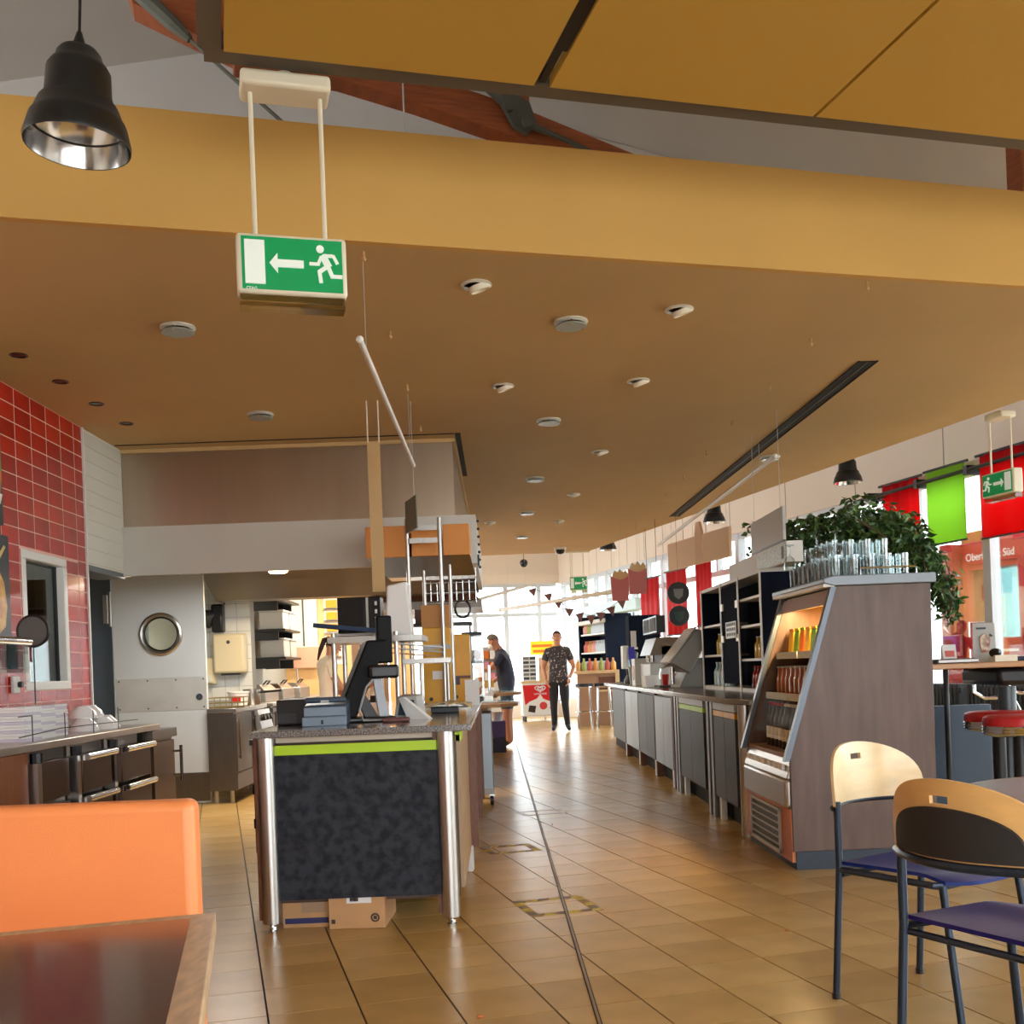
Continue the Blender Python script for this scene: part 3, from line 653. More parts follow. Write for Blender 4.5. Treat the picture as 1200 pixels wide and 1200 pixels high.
# ---- kitchen counters along the left
def kcounter(name, label, x0, x1, y0, y1, cat, doors, top=.9):
    t = thing(name, label, cat, (0, 0, 0))
    MB().box(x0, x1 - .03, y0 + .01, y1, .12, top - .04).build('carcass', M_STEELD, t)
    MB().box(x0, x1, y0, y1, top - .04, top).build('worktop', M_STEEL, t, bevel=.004)
    n = doors; w = (y1 - y0) / n
    for k in range(n):
        d = MB().box(x1 - .03, x1 - .008, y0 + k * w + .02, y0 + (k + 1) * w - .02, .3, top - .06).build('cabinet_door', M_STEELD, t)
        MB().cyl((x1 + .012, y0 + k * w + .06, .42), (x1 + .012, y0 + k * w + .06, .8), .009, 8).box(x1 - .008, x1 + .012, y0 + k * w + .053, y0 + k * w + .067, .43, .45).box(x1 - .008, x1 + .012, y0 + k * w + .053, y0 + k * w + .067, .77, .79).build('handle', M_CHROME, d)
        MB().box(x1 - .03, x1 - .012, y0 + k * w + .02, y0 + (k + 1) * w - .02, .13, .28).build('plinth_panel', M_STEELD, t)
    for xx in (x0 + .05, x1 - .08):
        for yy in (y0 + .06, y1 - .06): MB().cyl((xx, yy, 0), (xx, yy, .13), .02, 8).build('foot', M_STEEL, t)
    return t
kb = kcounter('kitchen_counter', 'dark steel kitchen cooker block with black knobs beside the open swing door', -2.78, -2.5, 10.2, 11.55, 'cabinet', 2)
pn_ = MB().hexa([(-2.50, 10.95, .66), (-2.43, 10.95, .66), (-2.43, 11.5, .66), (-2.50, 11.5, .66)], [(-2.50, 10.95, .85), (-2.47, 10.95, .85), (-2.47, 11.5, .85), (-2.50, 11.5, .85)]).build('control_panel', M_STEEL, kb)
for k in range(3): MB().cyl((-2.452, 11.06 + k * .16, .77), (-2.415, 11.06 + k * .16, .78), .034, 12).build('knob', M_BLACK, pn_, True)
MB().cyl((-2.42, 10.9, .60), (-2.42, 11.5, .60), .013, 8).cyl((-2.5, 10.95, .60), (-2.42, 10.95, .60), .008, 6).cyl((-2.5, 11.45, .60), (-2.42, 11.45, .60), .008, 6).build('rail', M_CHROME, kb)
rg_ = kcounter('kitchen_range', 'steel cooking range with control knobs running along the kitchen wall', -3.35, -2.50, 11.85, 16.2, 'cooker', 5)
for c0 in (12.1, 13.4):
    pn_ = MB().hexa([(-2.52, c0, .68), (-2.46, c0, .68), (-2.46, c0 + .8, .68), (-2.52, c0 + .8, .68)], [(-2.52, c0, .86), (-2.49, c0, .86), (-2.49, c0 + .8, .86), (-2.52, c0 + .8, .86)]).build('control_panel', M_STEEL, rg_)
    for k in range(3): MB().cyl((-2.478, c0 + .15 + k * .25, .78), (-2.435, c0 + .15 + k * .25, .785), .035, 12).build('knob', M_BLACK, pn_, True)
MB().tube([(-2.44, 12.0, .62), (-2.40, 12.0, .62), (-2.40, 16.0, .62), (-2.44, 16.0, .62)], .014, 8).build('rail', M_CHROME, rg_)
# dispensers on the pier
td = thing('towel_dispenser', 'cream paper towel dispenser on the white tiled pier', 'dispenser', (-2.86, 11.60, 1.24))
MB().box(-.17, .17, -.17, 0, .0, .42).build('casing', mat('cream_box', (226, 214, 180), .4), td, bevel=.03, segs=3); MB().cyl((0, -.172, .33), (0, -.168, .33), .02, 10).build('lock', M_DGREY, td)
MB().box(-.1, .1, -.12, -.05, -.02, .0).build('slot', M_DGREY, td)
sd = thing('soap_dispenser', 'cream soap dispenser beside the towel dispenser', 'dispenser', (-3.08, 11.60, 1.13))
MB().box(-.05, .05, -.12, 0, 0, .28).build('casing', mat('cream_box', (226, 214, 180), .4), sd, bevel=.015); MB().box(-.02, .02, -.15, -.12, .02, .1).build('lever', M_WHITE, sd)
bx = thing('wall_fan', 'black wall mounted gadget hanging high on the kitchen pier', 'fan', (-2.98, 11.60, 1.78))
MB().box(-.06, .06, -.14, 0, -.1, .2).build('casing', M_BLACK, bx, bevel=.02); MB().cyl((-.14, -.06, .05), (.0, -.1, .1), .11, 14, .04).build('bowl', M_DGREY, bx, True); MB().tube([(.06, -.05, .2), (.1, -.06, .26), (-.02, -.02, .3)], .01, 6).build('bracket', M_WOODD, bx)
# things on the first kitchen counter
tb = thing('food_tub', 'white plastic tub with a red label on the kitchen counter', 'tub', (-2.655, 10.95, .90))
MB().lathe([(.085, 0), (.105, .13), (.112, .135), (.112, .15)], 20).build('body', M_WHITE, tb, True); MB().box(-.045, .045, -.115, -.096, .04, .10).build('label_patch', M_RED, tb)
bs = thing('wire_basket', 'low brass coloured wire basket in front of the white tub', 'basket', (-2.64, 10.5, .90))
M_BRASS = mat('brass_wire', (150, 132, 84), .4, .7)
for z in (.01, .05, .1): MB().tube([(-.17, -.11, z), (.17, -.11, z), (.17, .11, z), (-.17, .11, z)], .005, 5, True).build('ring_wire', M_BRASS, bs)
for k in range(7): MB().cyl((-.17 + k * .0567, -.11, .0), (-.17 + k * .0567, -.11, .1), .004, 5).build('upright', M_BRASS, bs); MB().cyl((-.17 + k * .0567, .11, .0), (-.17 + k * .0567, .11, .1), .004, 5).build('upright', M_BRASS, bs)
MB().box(-.165, .165, -.105, .105, .004, .008).build('base', M_BRASS, bs)
sp = thing('stock_pot', 'steel pot with long black handle on the kitchen counter', 'pot', (-2.6, 11.3, .90))
MB().lathe([(.085, 0), (.09, .01), (.09, .16), (.096, .165), (.085, .165), (.085, .02), (0, .02)], 20).build('body', M_STEEL, sp, True); MB().cyl((.08, 0, .13), (.32, -.05, .14), .012, 8).build('handle', M_BLACK, sp)
# fryer boxes on the range
for k, (y, l) in enumerate(((12.5, 'steel deep fryer box with lid on the range nearest the tiled pier'), (13.5, 'steel deep fryer box in the middle of the range'), (14.6, 'rosy lit steel bain marie box at the far end of the range'))):
    f = thing('deep_fryer', l, 'fryer', (-2.92, y, .90))
    MB().box(-.28, .28, -.36, .36, 0, .14).build('body', M_STEEL, f, bevel=.01); MB().hexa([(-.26, -.34, .14), (.26, -.34, .14), (.26, .34, .14), (-.26, .34, .14)], [(-.22, -.30, .2), (.2, -.30, .2), (.2, .30, .2), (-.22, .30, .2)]).build('lid', M_STEEL, f); MB().tube([(.2, -.1, .2), (.24, -.1, .24), (.24, .1, .24), (.2, .1, .2)], .009, 6).build('lid_handle', M_BLACK, f)
# wall shelves in black with steel boxes
for k, (z, l) in enumerate(((1.42, 'lower black wall shelf in the kitchen'), (1.80, 'middle black wall shelf in the kitchen'), (2.2, 'upper black wall shelf in the kitchen'))):
    sh = thing('wall_shelf', l, 'shelf', (-3.15, 15.0, z))
    MB().box(-.22, .3, -.55, .55, 0, .03).build('board', M_BLACK, sh); MB().box(-.2, .2, -.5, -.47, -.12, 0).build('bracket', M_BLACK, sh); MB().box(-.2, .2, .47, .5, -.12, 0).build('bracket', M_BLACK, sh)
    if k < 2:
        for q in range(2):
            c_ = thing('steel_container', 'pale steel food container on the %s black wall shelf' % ('lower', 'middle')[k], 'container', (-3.05, 14.75 + q * .5, z + .03), 0, 'containers on the %s black shelf' % ('lower', 'middle')[k])
            MB().box(-.16, .16, -.2, .2, 0, .24).build('body', M_LGREY, c_, bevel=.01); MB().box(-.17, .17, -.21, .21, .24, .26).build('lid', M_WHITE, c_)
# order rail with yellow tickets and boards at the kitchen's back
od = thing('ticket_rail', 'white upright order rail full of yellow tickets on the kitchen back wall', 'ticket rail', (-2.62, 17.2, 0))
MB().box(-.14, .14, -.01, .0, 1.35, 2.6).build('board', M_WHITE, od)
for k in range(6): MB().box(-.1, .07, -.05, -.01, 1.5 + k * .19, 1.62 + k * .19).build('ticket', mat('ticket_yellow', (226, 160, 40), .7), od); MB().box(-.14, .12, -.06, -.01, 1.47 + k * .19, 1.485 + k * .19).build('ledge', M_CHROME, od)
for k, x in enumerate((-3.18, -2.95)):
    w = thing('wall_cupboard', ('tall pale green panel cupboard beside the ticket rail', 'tall pale panel cupboard nearest the black shelves')[1 - k], 'cupboard', (x, 17.1, 1.4))
    MB().box(-.1, .1, -.1, .1, 0, 1.15).build('body', M_WHITE, w); MB().box(-.09, .09, -.112, -.1, .02, 1.13).build('door', mat('mint_panel', (206, 220, 212), .4), w)
pb = thing('serving_board', None, None, (-2.78, 15.9, .90)); MB().box(-.28, .32, -.02, .0, .40, .72).build('board', mat('pink_board', (246, 190, 160), .5), pb, bevel=.03); MB().cyl((-.2, -.01, 0), (-.2, -.01, .42), .01, 8).build('leg', M_STEEL, pb); MB().cyl((.2, -.01, 0), (.2, -.01, .42), .01, 8).build('leg', M_STEEL, pb); tag(pb, 'salmon pink rounded board behind the range below the tickets', 'board')
nt_ = MB().box(-.11, .11, -.006, 0, 0, .3).build('wall_notice', mat('pink_notice', (236, 150, 140), .6)); nt_.location = (-2.28, 17.18, 2.12); tag(nt_, 'small pink notice on the lit kitchen back wall', 'notice')

# ---- left counter under the red tiles
CTX = -2.25
wt = thing('worktop', 'long steel worktop along the red tiled wall', 'worktop', (0, 0, 0))
MB().box(-2.885, CTX, 3.1, 7.12, .862, .90).build('slab', mat('worktop_steel', (188, 178, 168), .28, .9, var=.08, scale=6), wt, bevel=.004)
uw = thing('base_cabinet', 'brown wood fronted base cabinet under the steel worktop', 'cabinet', (0, 0, 0))
MB().box(-2.885, CTX - .05, 3.15, 5.2, 0.0, .86).build('carcass', M_WOODD, uw); MB().box(CTX - .05, CTX - .03, 3.2, 5.19, .08, .855).build('front_panel', mat('brown_laminate', (126, 74, 44), .4, var=.12, scale=4, stretch=(8, 8, 1)), uw)
def drawer_unit(y0, y1, label, handles, openx=0.0):
    u = thing('drawer_fridge', label, 'drawer unit', (0, 0, 0), 0, 'refrigerated drawer units under the steel worktop')
    MB().box(-2.885, CTX - .06, y0, y1, 0.0, .86).build('carcass', M_STEELD, u)
    M_DF = mat('drawer_front', (76, 56, 46), .32, .6, var=.1, scale=3)
    for (z0, z1) in ((.60, .80), (.36, .575), (.12, .335)):
        d = MB().box(CTX - .06, CTX - .02 + openx, y0 + .03, y1 - .03, z0, z1).build('drawer', M_DF, u, bevel=.004)
        if handles: MB().cyl((CTX + .005 + openx, y0 + .03, z1 - .012), (CTX + .005 + openx, y1 - .03, z1 - .012), .020, 10).box(CTX - .02 + openx, CTX + .0 + openx, y0 + .04, y1 - .04, z1 - .03, z1 - .008).build('handle', M_CHROME, d, True)
    MB().box(CTX - .06, CTX + .005, y0 - .02, y0 + .025, .1, .80).build('post', M_STEEL, u); MB().cyl((CTX - .01, y0, .80), (CTX - .01, y0, .85), .03, 10).build('hinge_cap', M_BLACK, u)
drawer_unit(5.24, 5.69, 'dark drawer fridge next to the brown wooden front, without bar handles', False)
drawer_unit(5.73, 6.22, 'dark drawer fridge with thick steel bar handles in the middle of the counter', True, .03)
drawer_unit(6.27, 6.84, 'dark drawer fridge with thick steel bar handles nearest the end cabinet', True, .05)
ec = thing('base_cabinet', 'narrow brown steel end cabinet with a long door handle beside the swing door', 'cabinet', (0, 0, 0))
MB().box(-2.885, CTX - .02, 6.95, 7.42, .0, .80).build('carcass', mat('brown_steel2', (112, 92, 76), .35, .6), ec); MB().box(-2.885, CTX + .01, 6.93, 7.45, .80, .858).build('top', M_STEELD, ec)
dd = MB().box(CTX - .02, CTX, 6.97, 7.41, .06, .78).build('cabinet_door', mat('brown_steel2', (112, 92, 76), .35, .6), ec)
MB().cyl((CTX + .06, 7.36, .50), (CTX + .06, 7.36, .74), .011, 8).cyl((CTX, 7.36, .70), (CTX + .06, 7.36, .70), .008, 8).cyl((CTX, 7.36, .54), (CTX + .06, 7.36, .54), .008, 8).build('handle', M_CHROME, dd)
# crockery on it
bowl = thing('bowl', 'white bowl turned upside down in the cluster on the steel worktop', 'bowl', (0, 0, 0), 0, 'upturned white bowls on the steel worktop')
MB().lathe([(.085, 0), (.088, .006), (.075, .04), (.045, .066), (.04, .075), (.03, .075), (.0, .068)], 22).build('body', mat('white_china', (240, 240, 240), .15), bowl, True)
first = True
for (x, y, z) in ((-2.45, 6.35, .9), (-2.62, 6.36, .9), (-2.42, 6.55, .9), (-2.6, 6.56, .9), (-2.47, 6.75, .9), (-2.66, 6.78, .9), (-2.55, 6.95, .9), (-2.5, 6.46, .972), (-2.54, 6.67, .972)):
    if first: bowl.location = (x, y, z); first = False
    else: dup(bowl, (x, y, z), rng.uniform(0, 3))
for k, (x, y, l) in enumerate(((-2.47, 5.5, 'tall white stack of folded napkins, nearest the brown wooden front'), (-2.49, 5.72, 'tall white stack of folded napkins with grey streaks, middle of three'), (-2.51, 5.94, 'tall white stack of folded napkins next to the white bowls'))):
    n = thing('napkin_stack', l, 'napkins', (x, y, .90))
    for q in range(12):
        dx, dy = rng.uniform(-.004, .004), rng.uniform(-.004, .004); MB().box(-.09 + dx, .09 + dx, -.1 + dy, .1 + dy, q * .0145, q * .0145 + .0128).build('napkin', (M_PAPER, mat('lilac_paper', (214, 208, 222), .7))[(q + k) % 3 == 0], n)
# wire rack in front of the napkins
wrk = thing('wire_rack', 'thin dark wire guard standing in front of the napkin stacks', 'rack', (-2.32, 0, .90))
for y in (5.35, 5.75, 6.15, 6.55): MB().cyl((0, y, 0), (0, y, .13), .003, 5).build('upright', M_DGREY, wrk)
MB().tube([(0, 5.2, .03), (0, 5.7, .05), (0, 6.9, .04)], .003, 5).build('rail', M_DGREY, wrk); MB().tube([(0, 5.2, .13), (0, 5.35, .13)], .003, 5).build('rail', M_DGREY, wrk)
rs = thing('round_sign', 'dark round sign with black rim on a thin stand before the window', 'sign', (-2.60, 6.05, .90))
MB().cyl((0, 0, 0), (0, 0, .50), .004, 6).build('stand', M_DGREY, rs); MB().cyl((0, 0, 0), (0, 0, .012), .06, 16).build('foot', M_BLACK, rs)
MB().cyl((0, .004, .585), (0, -.004, .585), .084, 32).build('disc', mat('sign_grey', (92, 92, 90), .4), rs); MB().tube([(.086 * math.cos(2 * math.pi * i / 32), 0, .585 + .086 * math.sin(2 * math.pi * i / 32)) for i in range(32)], .008, 6, True).build('rim', M_BLACK, rs)
ht = thing('glass_guard', 'chrome tube with small black price tags above the napkins', 'sneeze guard', (-2.55, 0, 0))
MB().cyl((0, 4.9, 1.42), (0, 5.88, 1.42), .022, 12).build('tube', M_CHROME, ht, True); MB().cyl((0, 4.95, .9), (0, 4.95, 1.42), .012, 8).build('post', M_CHROME, ht)
for y in (5.45, 5.7): MB().box(-.01, -.004, y - .07, y + .05, 1.27, 1.40).build('price_tag', M_BLACKG, ht)
MB().box(.0, .006, 5.0, 5.86, 1.25, 1.40).build('pane', M_GLASS, ht)
sk = thing('wall_socket', 'white wall socket with dark plug on the red tiles', 'socket', (-2.892, 6.44, 1.19))
MB().box(0, .02, -.045, .045, -.05, .05).build('plate', M_WHITE, sk, bevel=.005); MB().cyl((.02, .02, 0), (.045, .02, 0), .018, 10).build('plug', M_BLACK, sk)
# food posters
M_SALAD = mat('salad_print', (96, 140, 40), .4, col2=(206, 110, 50), scale=22, lo=.42, hi=.55)
fp = thing('food_poster', 'dark poster with a salad burger picture high on the red tiles', 'poster', (-2.892, 6.08, 2.15))
MB().box(0, .012, -.55, .28, -.02, .84).build('board', M_DGREY, fp); MB().prism([(-.5, .12), (.15, .10), (.24, .14), (.27, .25), (.26, .5), (.22, .72), (.1, .8), (-.5, .8)], 'x', .012, .015).build('burger_print', M_SALAD, fp); MB().prism([(-.5, .07), (.1, .05), (.24, .10), (.27, .16), (.24, .16), (.1, .11), (-.5, .13)], 'x', .015, .017).build('plate_print', M_PAPER, fp)
fp2 = thing('food_poster', 'dark poster with a golden dish picture lower on the red tiles', 'poster', (-2.892, 6.08, 1.45))
MB().box(0, .012, -.55, .33, -.02, .62).build('board', M_DGREY, fp2); MB().prism([(-.4, .05), (.1, .0), (.25, .08), (.28, .2), (.25, .34), (.18, .42), (.1, .45), (-.4, .4)], 'x', .012, .015).build('dish_print', mat('golden_print', (222, 170, 80), .4, col2=(190, 120, 50), scale=14), fp2); MB().prism([(.12, .44), (.26, .56), (.28, .55), (.15, .42)], 'x', .015, .017).build('spoon_print', mat('spoon_print', (220, 190, 120), .4), fp2)
# ================================================================ ISLAND
isl = thing('island_counter', 'service island with dark chalkboard front, lime strip and steel corner posts', 'counter', (0, 0, 0))
M_GRAN = mat('grey_granite', (150, 148, 146), 0.14, col2=(84, 82, 82), scale=160, lo=.4, hi=.62, coat=.3)
M_CHALK = mat('chalkboard', (52, 56, 64), 0.6, col2=(30, 33, 40), scale=22, lo=.38, hi=.6, bump=.05, bscale=60, spec=.2)
M_TAUPE = mat('taupe_laminate', (168, 140, 108), 0.4, var=.05, scale=3)
MB().box(-1.145, -.14, 4.90, 9.3, .897, .927).build('worktop', M_GRAN, isl, bevel=.004)
MB().box(-1.10, -.22, 5.02, 9.2, .12, .87).build('carcass', mat('carcass_brown', (84, 62, 48), .5), isl)
MB().box(-1.04, -.26, 4.96, 9.2, .87, .896).build('apron', mat('apron_grey', (196, 184, 168), .4), isl)
MB().box(-1.052, -.300, 4.945, 4.968, .148, .812).build('chalkboard', M_CHALK, isl)
MB().box(-1.052, -.300, 4.943, 4.968, .814, .858).build('lime_strip', M_GREEN, isl)
MB().box(-.300, -.288, 4.95, 4.99, .148, .86).build('edge_profile', M_LGREY, isl)
for x in (-1.085, -.262):
    pst = MB().cyl((x, 4.955, .045), (x, 4.955, .897), .042, 20).build('corner_post', M_STEEL, isl, True)
    MB().box(x - .058, x - .022, 4.95, 5.03, .06, .895).build('wood_edge', M_WOODD, pst)
    MB().cyl((x, 4.955, .0), (x, 4.955, .012), .022, 12).cyl((x, 4.955, .012), (x, 4.955, .05), .010, 8).cyl((x, 4.955, .014), (x, 4.955, .03), .017, 6).build('foot', M_CHROME, pst)
for k, (y0, y1) in enumerate(((5.08, 6.28), (6.38, 7.5), (7.6, 8.6))):
    MB().box(-.218, -.2, y0, y1, .15, .87).build('side_panel', M_TAUPE, isl)
    MB().box(-.222, -.196, y0, y0 + .25, .84, .885).build('lime_strip' if k == 0 else 'white_strip', M_GREEN if k == 0 else M_WHITE, isl)
    MB().box(-.215, -.155, y1 + .01, y1 + .05, .14, .875).build('divider', M_WOODD, isl)
    MB().box(-.24, -.19, y1 - .03, y1 + .03, .012, .15).cyl((-.215, y1, 0), (-.215, y1, .014), .02, 10).build('foot', M_WHITE, isl)
# red-edged rack on the kitchen flank
rr_ = thing('crate_trolley', 'narrow trolley with brown trays on the kitchen side of the island', 'trolley', (-1.25, 5.9, 0))
MB().box(-.07, .08, -.2, .3, .25, .82).build('body', mat('maroon', (98, 50, 48), .5), rr_); MB().box(-.08, .09, -.22, .32, .82, .85).build('top', M_DGREY, rr_)
for z in (.38, .56): MB().box(-.075, .085, -.206, -.2, z, z + .05).build('band', M_NAVY, rr_)
for x in (-.05, .06):
    for y in (-.18, .28): MB().cyl((x, y, .0), (x, y, .25), .012, 8).build('leg', M_STEEL, rr_)
# ---- boxes below
def carton(name, label, x0, x1, y0, y1, h, rz, parts):
    t = thing(name, label, 'box', ((x0 + x1) / 2, (y0 + y1) / 2, 0), rz); w, d = (x1 - x0) / 2, (y1 - y0) / 2
    MB().box(-w, w, -d, d, 0, h).build('carton', M_CARD, t, bevel=.004)
    for (n, m_, a, b, c, e) in parts: MB().box(-w + a, -w + b, -d - .0015, -d, c, e).build(n, m_, t)
    MB().box(-w, w, -.02, .02, h, h + .001).build('packing_tape', mat('packing_tape', (176, 128, 76), .3), t)
    return t
M_PRINT = mat('ink_print', (60, 52, 48), .7)
carton('cardboard_box', 'low cardboard box with dark blue band under the island front', -1.055, -.832, 5.03, 5.36, .135, 0, [('blue_band', mat('ink_blue', (40, 44, 96), .6), .012, .215, .02, .046), ('grey_print', mat('print_grey', (170, 140, 112), .8), .09, .205, .07, .125)])
cb = carton('cardboard_box', 'cardboard box with barcode label and round stamp under the island front', -.822, -.560, 4.97, 5.30, .150, math.radians(-3), [('label_patch', M_PAPER, .085, .20, .118, .149), ('print_square', M_PRINT, .012, .03, .025, .045), ('barcode', M_PRINT, .10, .14, .126, .146)])
MB().tube([(.085 + .017 * math.cos(a * .4), -.1662, .05 + .017 * math.sin(a * .4)) for a in range(16)], .004, 5, True).box(.077, .093, -.1665, -.165, .042, .058).build('round_stamp', M_PRINT, cb)
# ---- till and gear on the worktop
Z = .927
pr = thing('receipt_printer', 'blue grey receipt printer on the granite worktop', 'printer', (-.865, 5.36, Z), math.radians(3))
M_BLG = mat('blue_grey_plastic', (62, 76, 92), .35); M_BLG2 = mat('blue_grey_light', (120, 136, 152), .35)
MB().hexa([(-.105, -.08, 0), (.105, -.08, 0), (.105, .12, 0), (-.105, .12, 0)], [(-.105, -.07, .10), (.105, -.07, .10), (.105, .12, .12), (-.105, .12, .12)]).build('body', M_BLG, pr, bevel=.008)
MB().box(-.1, .1, -.075, .0, .112, .14).build('lid', M_BLG, pr, bevel=.012, segs=3); MB().box(-.11, .105, -.112, -.08, .0, .045).build('cash_slot', M_BLG2, pr, bevel=.004); MB().box(-.018, -.006, -.114, -.11, .01, .03).build('button', M_BLACK, pr); MB().box(-.02, .02, -.08, -.074, .115, .125).build('badge', M_LGREY, pr); MB().box(-.102, .1, -.083, -.074, .05, .09).build('front_band', M_BLG2, pr)
p2 = thing('label_printer', 'black box printer behind the blue grey receipt printer', 'printer', (-1.06, 5.62, Z))
MB().box(-.08, .16, -.14, .14, 0, .13).build('body', M_BLACK, p2, bevel=.008); MB().box(-.078, .02, -.142, -.139, .012, .06).build('tray', M_DGREY, p2); MB().box(-.06, .1, -.06, .1, .13, .135).build('receipt', M_PAPER, p2)
pos = thing('till_terminal', 'black touch screen till terminal turned away on a slanted stand', 'till', (-.69, 5.62, Z), math.radians(12))
MB().box(-.13, .13, -.11, .11, 0, .025).build('base', M_BLACK, pos, bevel=.008)
so = MB().hexa([(-.17, -.06, .03), (-.07, -.07, .02), (-.07, .26, .02), (-.17, .25, .03)], [(.0, -.06, .42), (.11, -.07, .42), (.11, .26, .42), (.0, .25, .42)]).build('screen', mat('till_black', (14, 14, 16), .55, spec=.2), pos, bevel=.01)
MB().hexa([(-.02, -.05, .02), (.05, -.05, .02), (.05, .05, .02), (-.02, .05, .02)], [(-.09, -.03, .2), (-.05, -.03, .2), (-.05, .05, .2), (-.09, .05, .2)]).build('stand_arm', M_DGREY, pos)
MB().hexa([(.05, -.08, .02), (.1, -.08, .02), (.1, -.02, .02), (.05, -.02, .02)], [(.02, -.08, .25), (.06, -.08, .25), (.06, -.02, .25), (.02, -.02, .25)]).build('prop', mat('strut_grey', (110, 110, 112), .3, .4), pos)
MB().box(.0, .15, -.15, -.0, .22, .29).build('customer_display', M_BLACK, pos, bevel=.015, segs=3)
MB().box(.06, .14, .02, .10, .30, .55).build('card_reader_back', mat('till_black', (14, 14, 16), .55, spec=.2), pos, bevel=.01)
MB().tube([(.05, -.11, .25), (-.02, -.15, .18), (-.06, -.16, .06), (-.04, -.17, .012), (.08, -.16, .008), (.14, -.12, .01)], .006, 6).build('cable', mat('cable_grey', (150, 150, 148), .5), pos)
ph = thing('card_terminal', 'white framed card terminal lying beside the till', 'card terminal', (-.47, 5.75, Z), math.radians(-14))
MB().hexa([(-.09, -.06, 0), (.06, -.06, 0), (.06, .07, 0), (-.09, .07, 0)], [(-.08, -.01, .12), (.03, -.01, .12), (.03, .07, .13), (-.08, .07, .13)]).build('body', M_LGREY, ph, bevel=.008); MB().hexa([(-.065, -.058, .02), (.035, -.058, .02), (.035, -.05, .02), (-.065, -.05, .02)], [(-.06, -.02, .1), (.015, -.02, .1), (.015, -.012, .1), (-.06, -.012, .1)]).build('screen', M_BLG, ph)
MB().hexa([(.0, -.09, .0), (.13, -.12, .0), (.14, -.09, .0), (.02, -.06, .0)], [(-.06, -.05, .11), (-.03, -.06, .115), (-.02, -.04, .115), (-.05, -.03, .11)]).build('paper_flap', M_PAPER, ph)
gs = thing('hand_scanner', 'maroon hand held gadget on the worktop below the card terminal', 'gadget', (-.52, 5.42, Z))
MB().box(-.075, .06, -.03, .03, 0, .022).build('body', mat('maroon_plastic', (112, 70, 66), .4), gs, bevel=.008)
np_ = thing('newspaper', 'crumpled printed paper sheet draped over gear beside the worktop corner', 'paper', (-.31, 6.35, Z))
me = MB(); nx, ny = 9, 7
M_NEWS = mat('newsprint', (226, 208, 160), .7, col2=(190, 150, 90), scale=30, lo=.3, hi=.5)
vs = [(-.2 + .34 * i / (nx - 1), -.16 + .34 * j / (ny - 1), .012 + .05 * math.sin(2.6 * i / (nx - 1)) + .012 * math.sin(i * 2.1 + j * 1.7)) for j in range(ny) for i in range(nx)]
me._add(vs, [(j * nx + i, j * nx + i + 1, (j + 1) * nx + i + 1, (j + 1) * nx + i) for j in range(ny - 1) for i in range(nx - 1)])
so = me.build('sheet', M_NEWS, np_, True); so.modifiers.new('thick', 'SOLIDIFY').thickness = .002
MB().box(-.1, .06, -.02, .1, .0, .035).build('pen_box', M_DGREY, np_, bevel=.006)
# table rack of steel tube carrying binder boxes
rk = thing('counter_rack', 'steel tube shelf rack standing on the island worktop behind the till', 'rack', (0, 0, Z))
for x in (-1.0, -.62):
    for y in (6.55, 7.0): MB().cyl((x, y, 0), (x, y, .50), .015, 10).build('post', M_STEEL, rk, True)
MB().box(-1.03, -.46, 6.5, 7.05, .44, .475).build('shelf', M_STEEL, rk); MB().box(-.6, -.3, 6.7, 7.05, .30, .33).build('side_shelf', M_STEEL, rk)
for x in (-.5, -.33): MB().cyl((x, 6.9, 0), (x, 6.9, .30), .012, 8).build('post', M_STEEL, rk, True)
bb = thing('binder_box', 'glossy black file box on top of the counter rack', 'box', (-.86, 6.85, Z + .475))
MB().box(-.14, .13, -.1, .1, .03, .255).build('body', M_BLACKG, bb, bevel=.004)
MB().box(-.14, .13, -.12, .1, 0, .03).build('tray', M_PAPER, bb)
for k in range(4): MB().box(.095, .11, -.105, -.1, .05 + k * .05, .075 + k * .05).build('label_patch', M_PAPER, bb)
MB().box(.04, .055, -.105, -.1, .03, .25).build('spine', M_LGREY, bb)
bl_ = MB().box(-.21, .2, -.1, .1, 0, .028).build('blue_folder', mat('folder_blue', (36, 62, 96), .4), bevel=.004); bl_.location = (-.90, 6.60, Z + .515); bl_.rotation_euler = (0, math.radians(7), math.radians(-8)); tag(bl_, 'flat blue folder box lying tilted in front of the black file box', 'folder')
bk = thing('paper_stack', 'low pile of papers on the steel shelf of the counter rack', 'papers', (-.9, 6.72, Z + .475))
for q in range(2): MB().box(-.1, .12, -.09, .02, q * .012, q * .012 + .009).build('sheet', (M_CARD, M_PAPER)[q], bk)
pb_ = thing('paper_bag', 'tall white crumpled paper bag standing at the end of the rack', 'bag', (-.60, 6.65, Z + .475))
MB().hexa([(-.09, -.07, 0), (.08, -.07, 0), (.08, .08, 0), (-.09, .08, 0)], [(-.07, -.05, .31), (.05, -.06, .33), (.06, .06, .33), (-.08, .05, .31)]).build('bag', M_PAPER, pb_, bevel=.012)
mg = thing('magazine', 'open magazine propped aslant on the rack end beside the poles', 'magazine', (-.5, 6.75, Z + .33))
for q in range(3): MB().hexa([(-.17, -.1, .10 - q * .03), (.15, -.1, -.0 - q * .03 + .062), (.15, .1, .0 - q * .03 + .062), (-.17, .1, .10 - q * .03)], [(-.17, -.1, .108 - q * .03), (.15, -.1, .07 - q * .03), (.15, .1, .07 - q * .03), (-.17, .1, .108 - q * .03)]).build('page', (M_PAPER, M_LGREY, M_CARD)[q], mg)
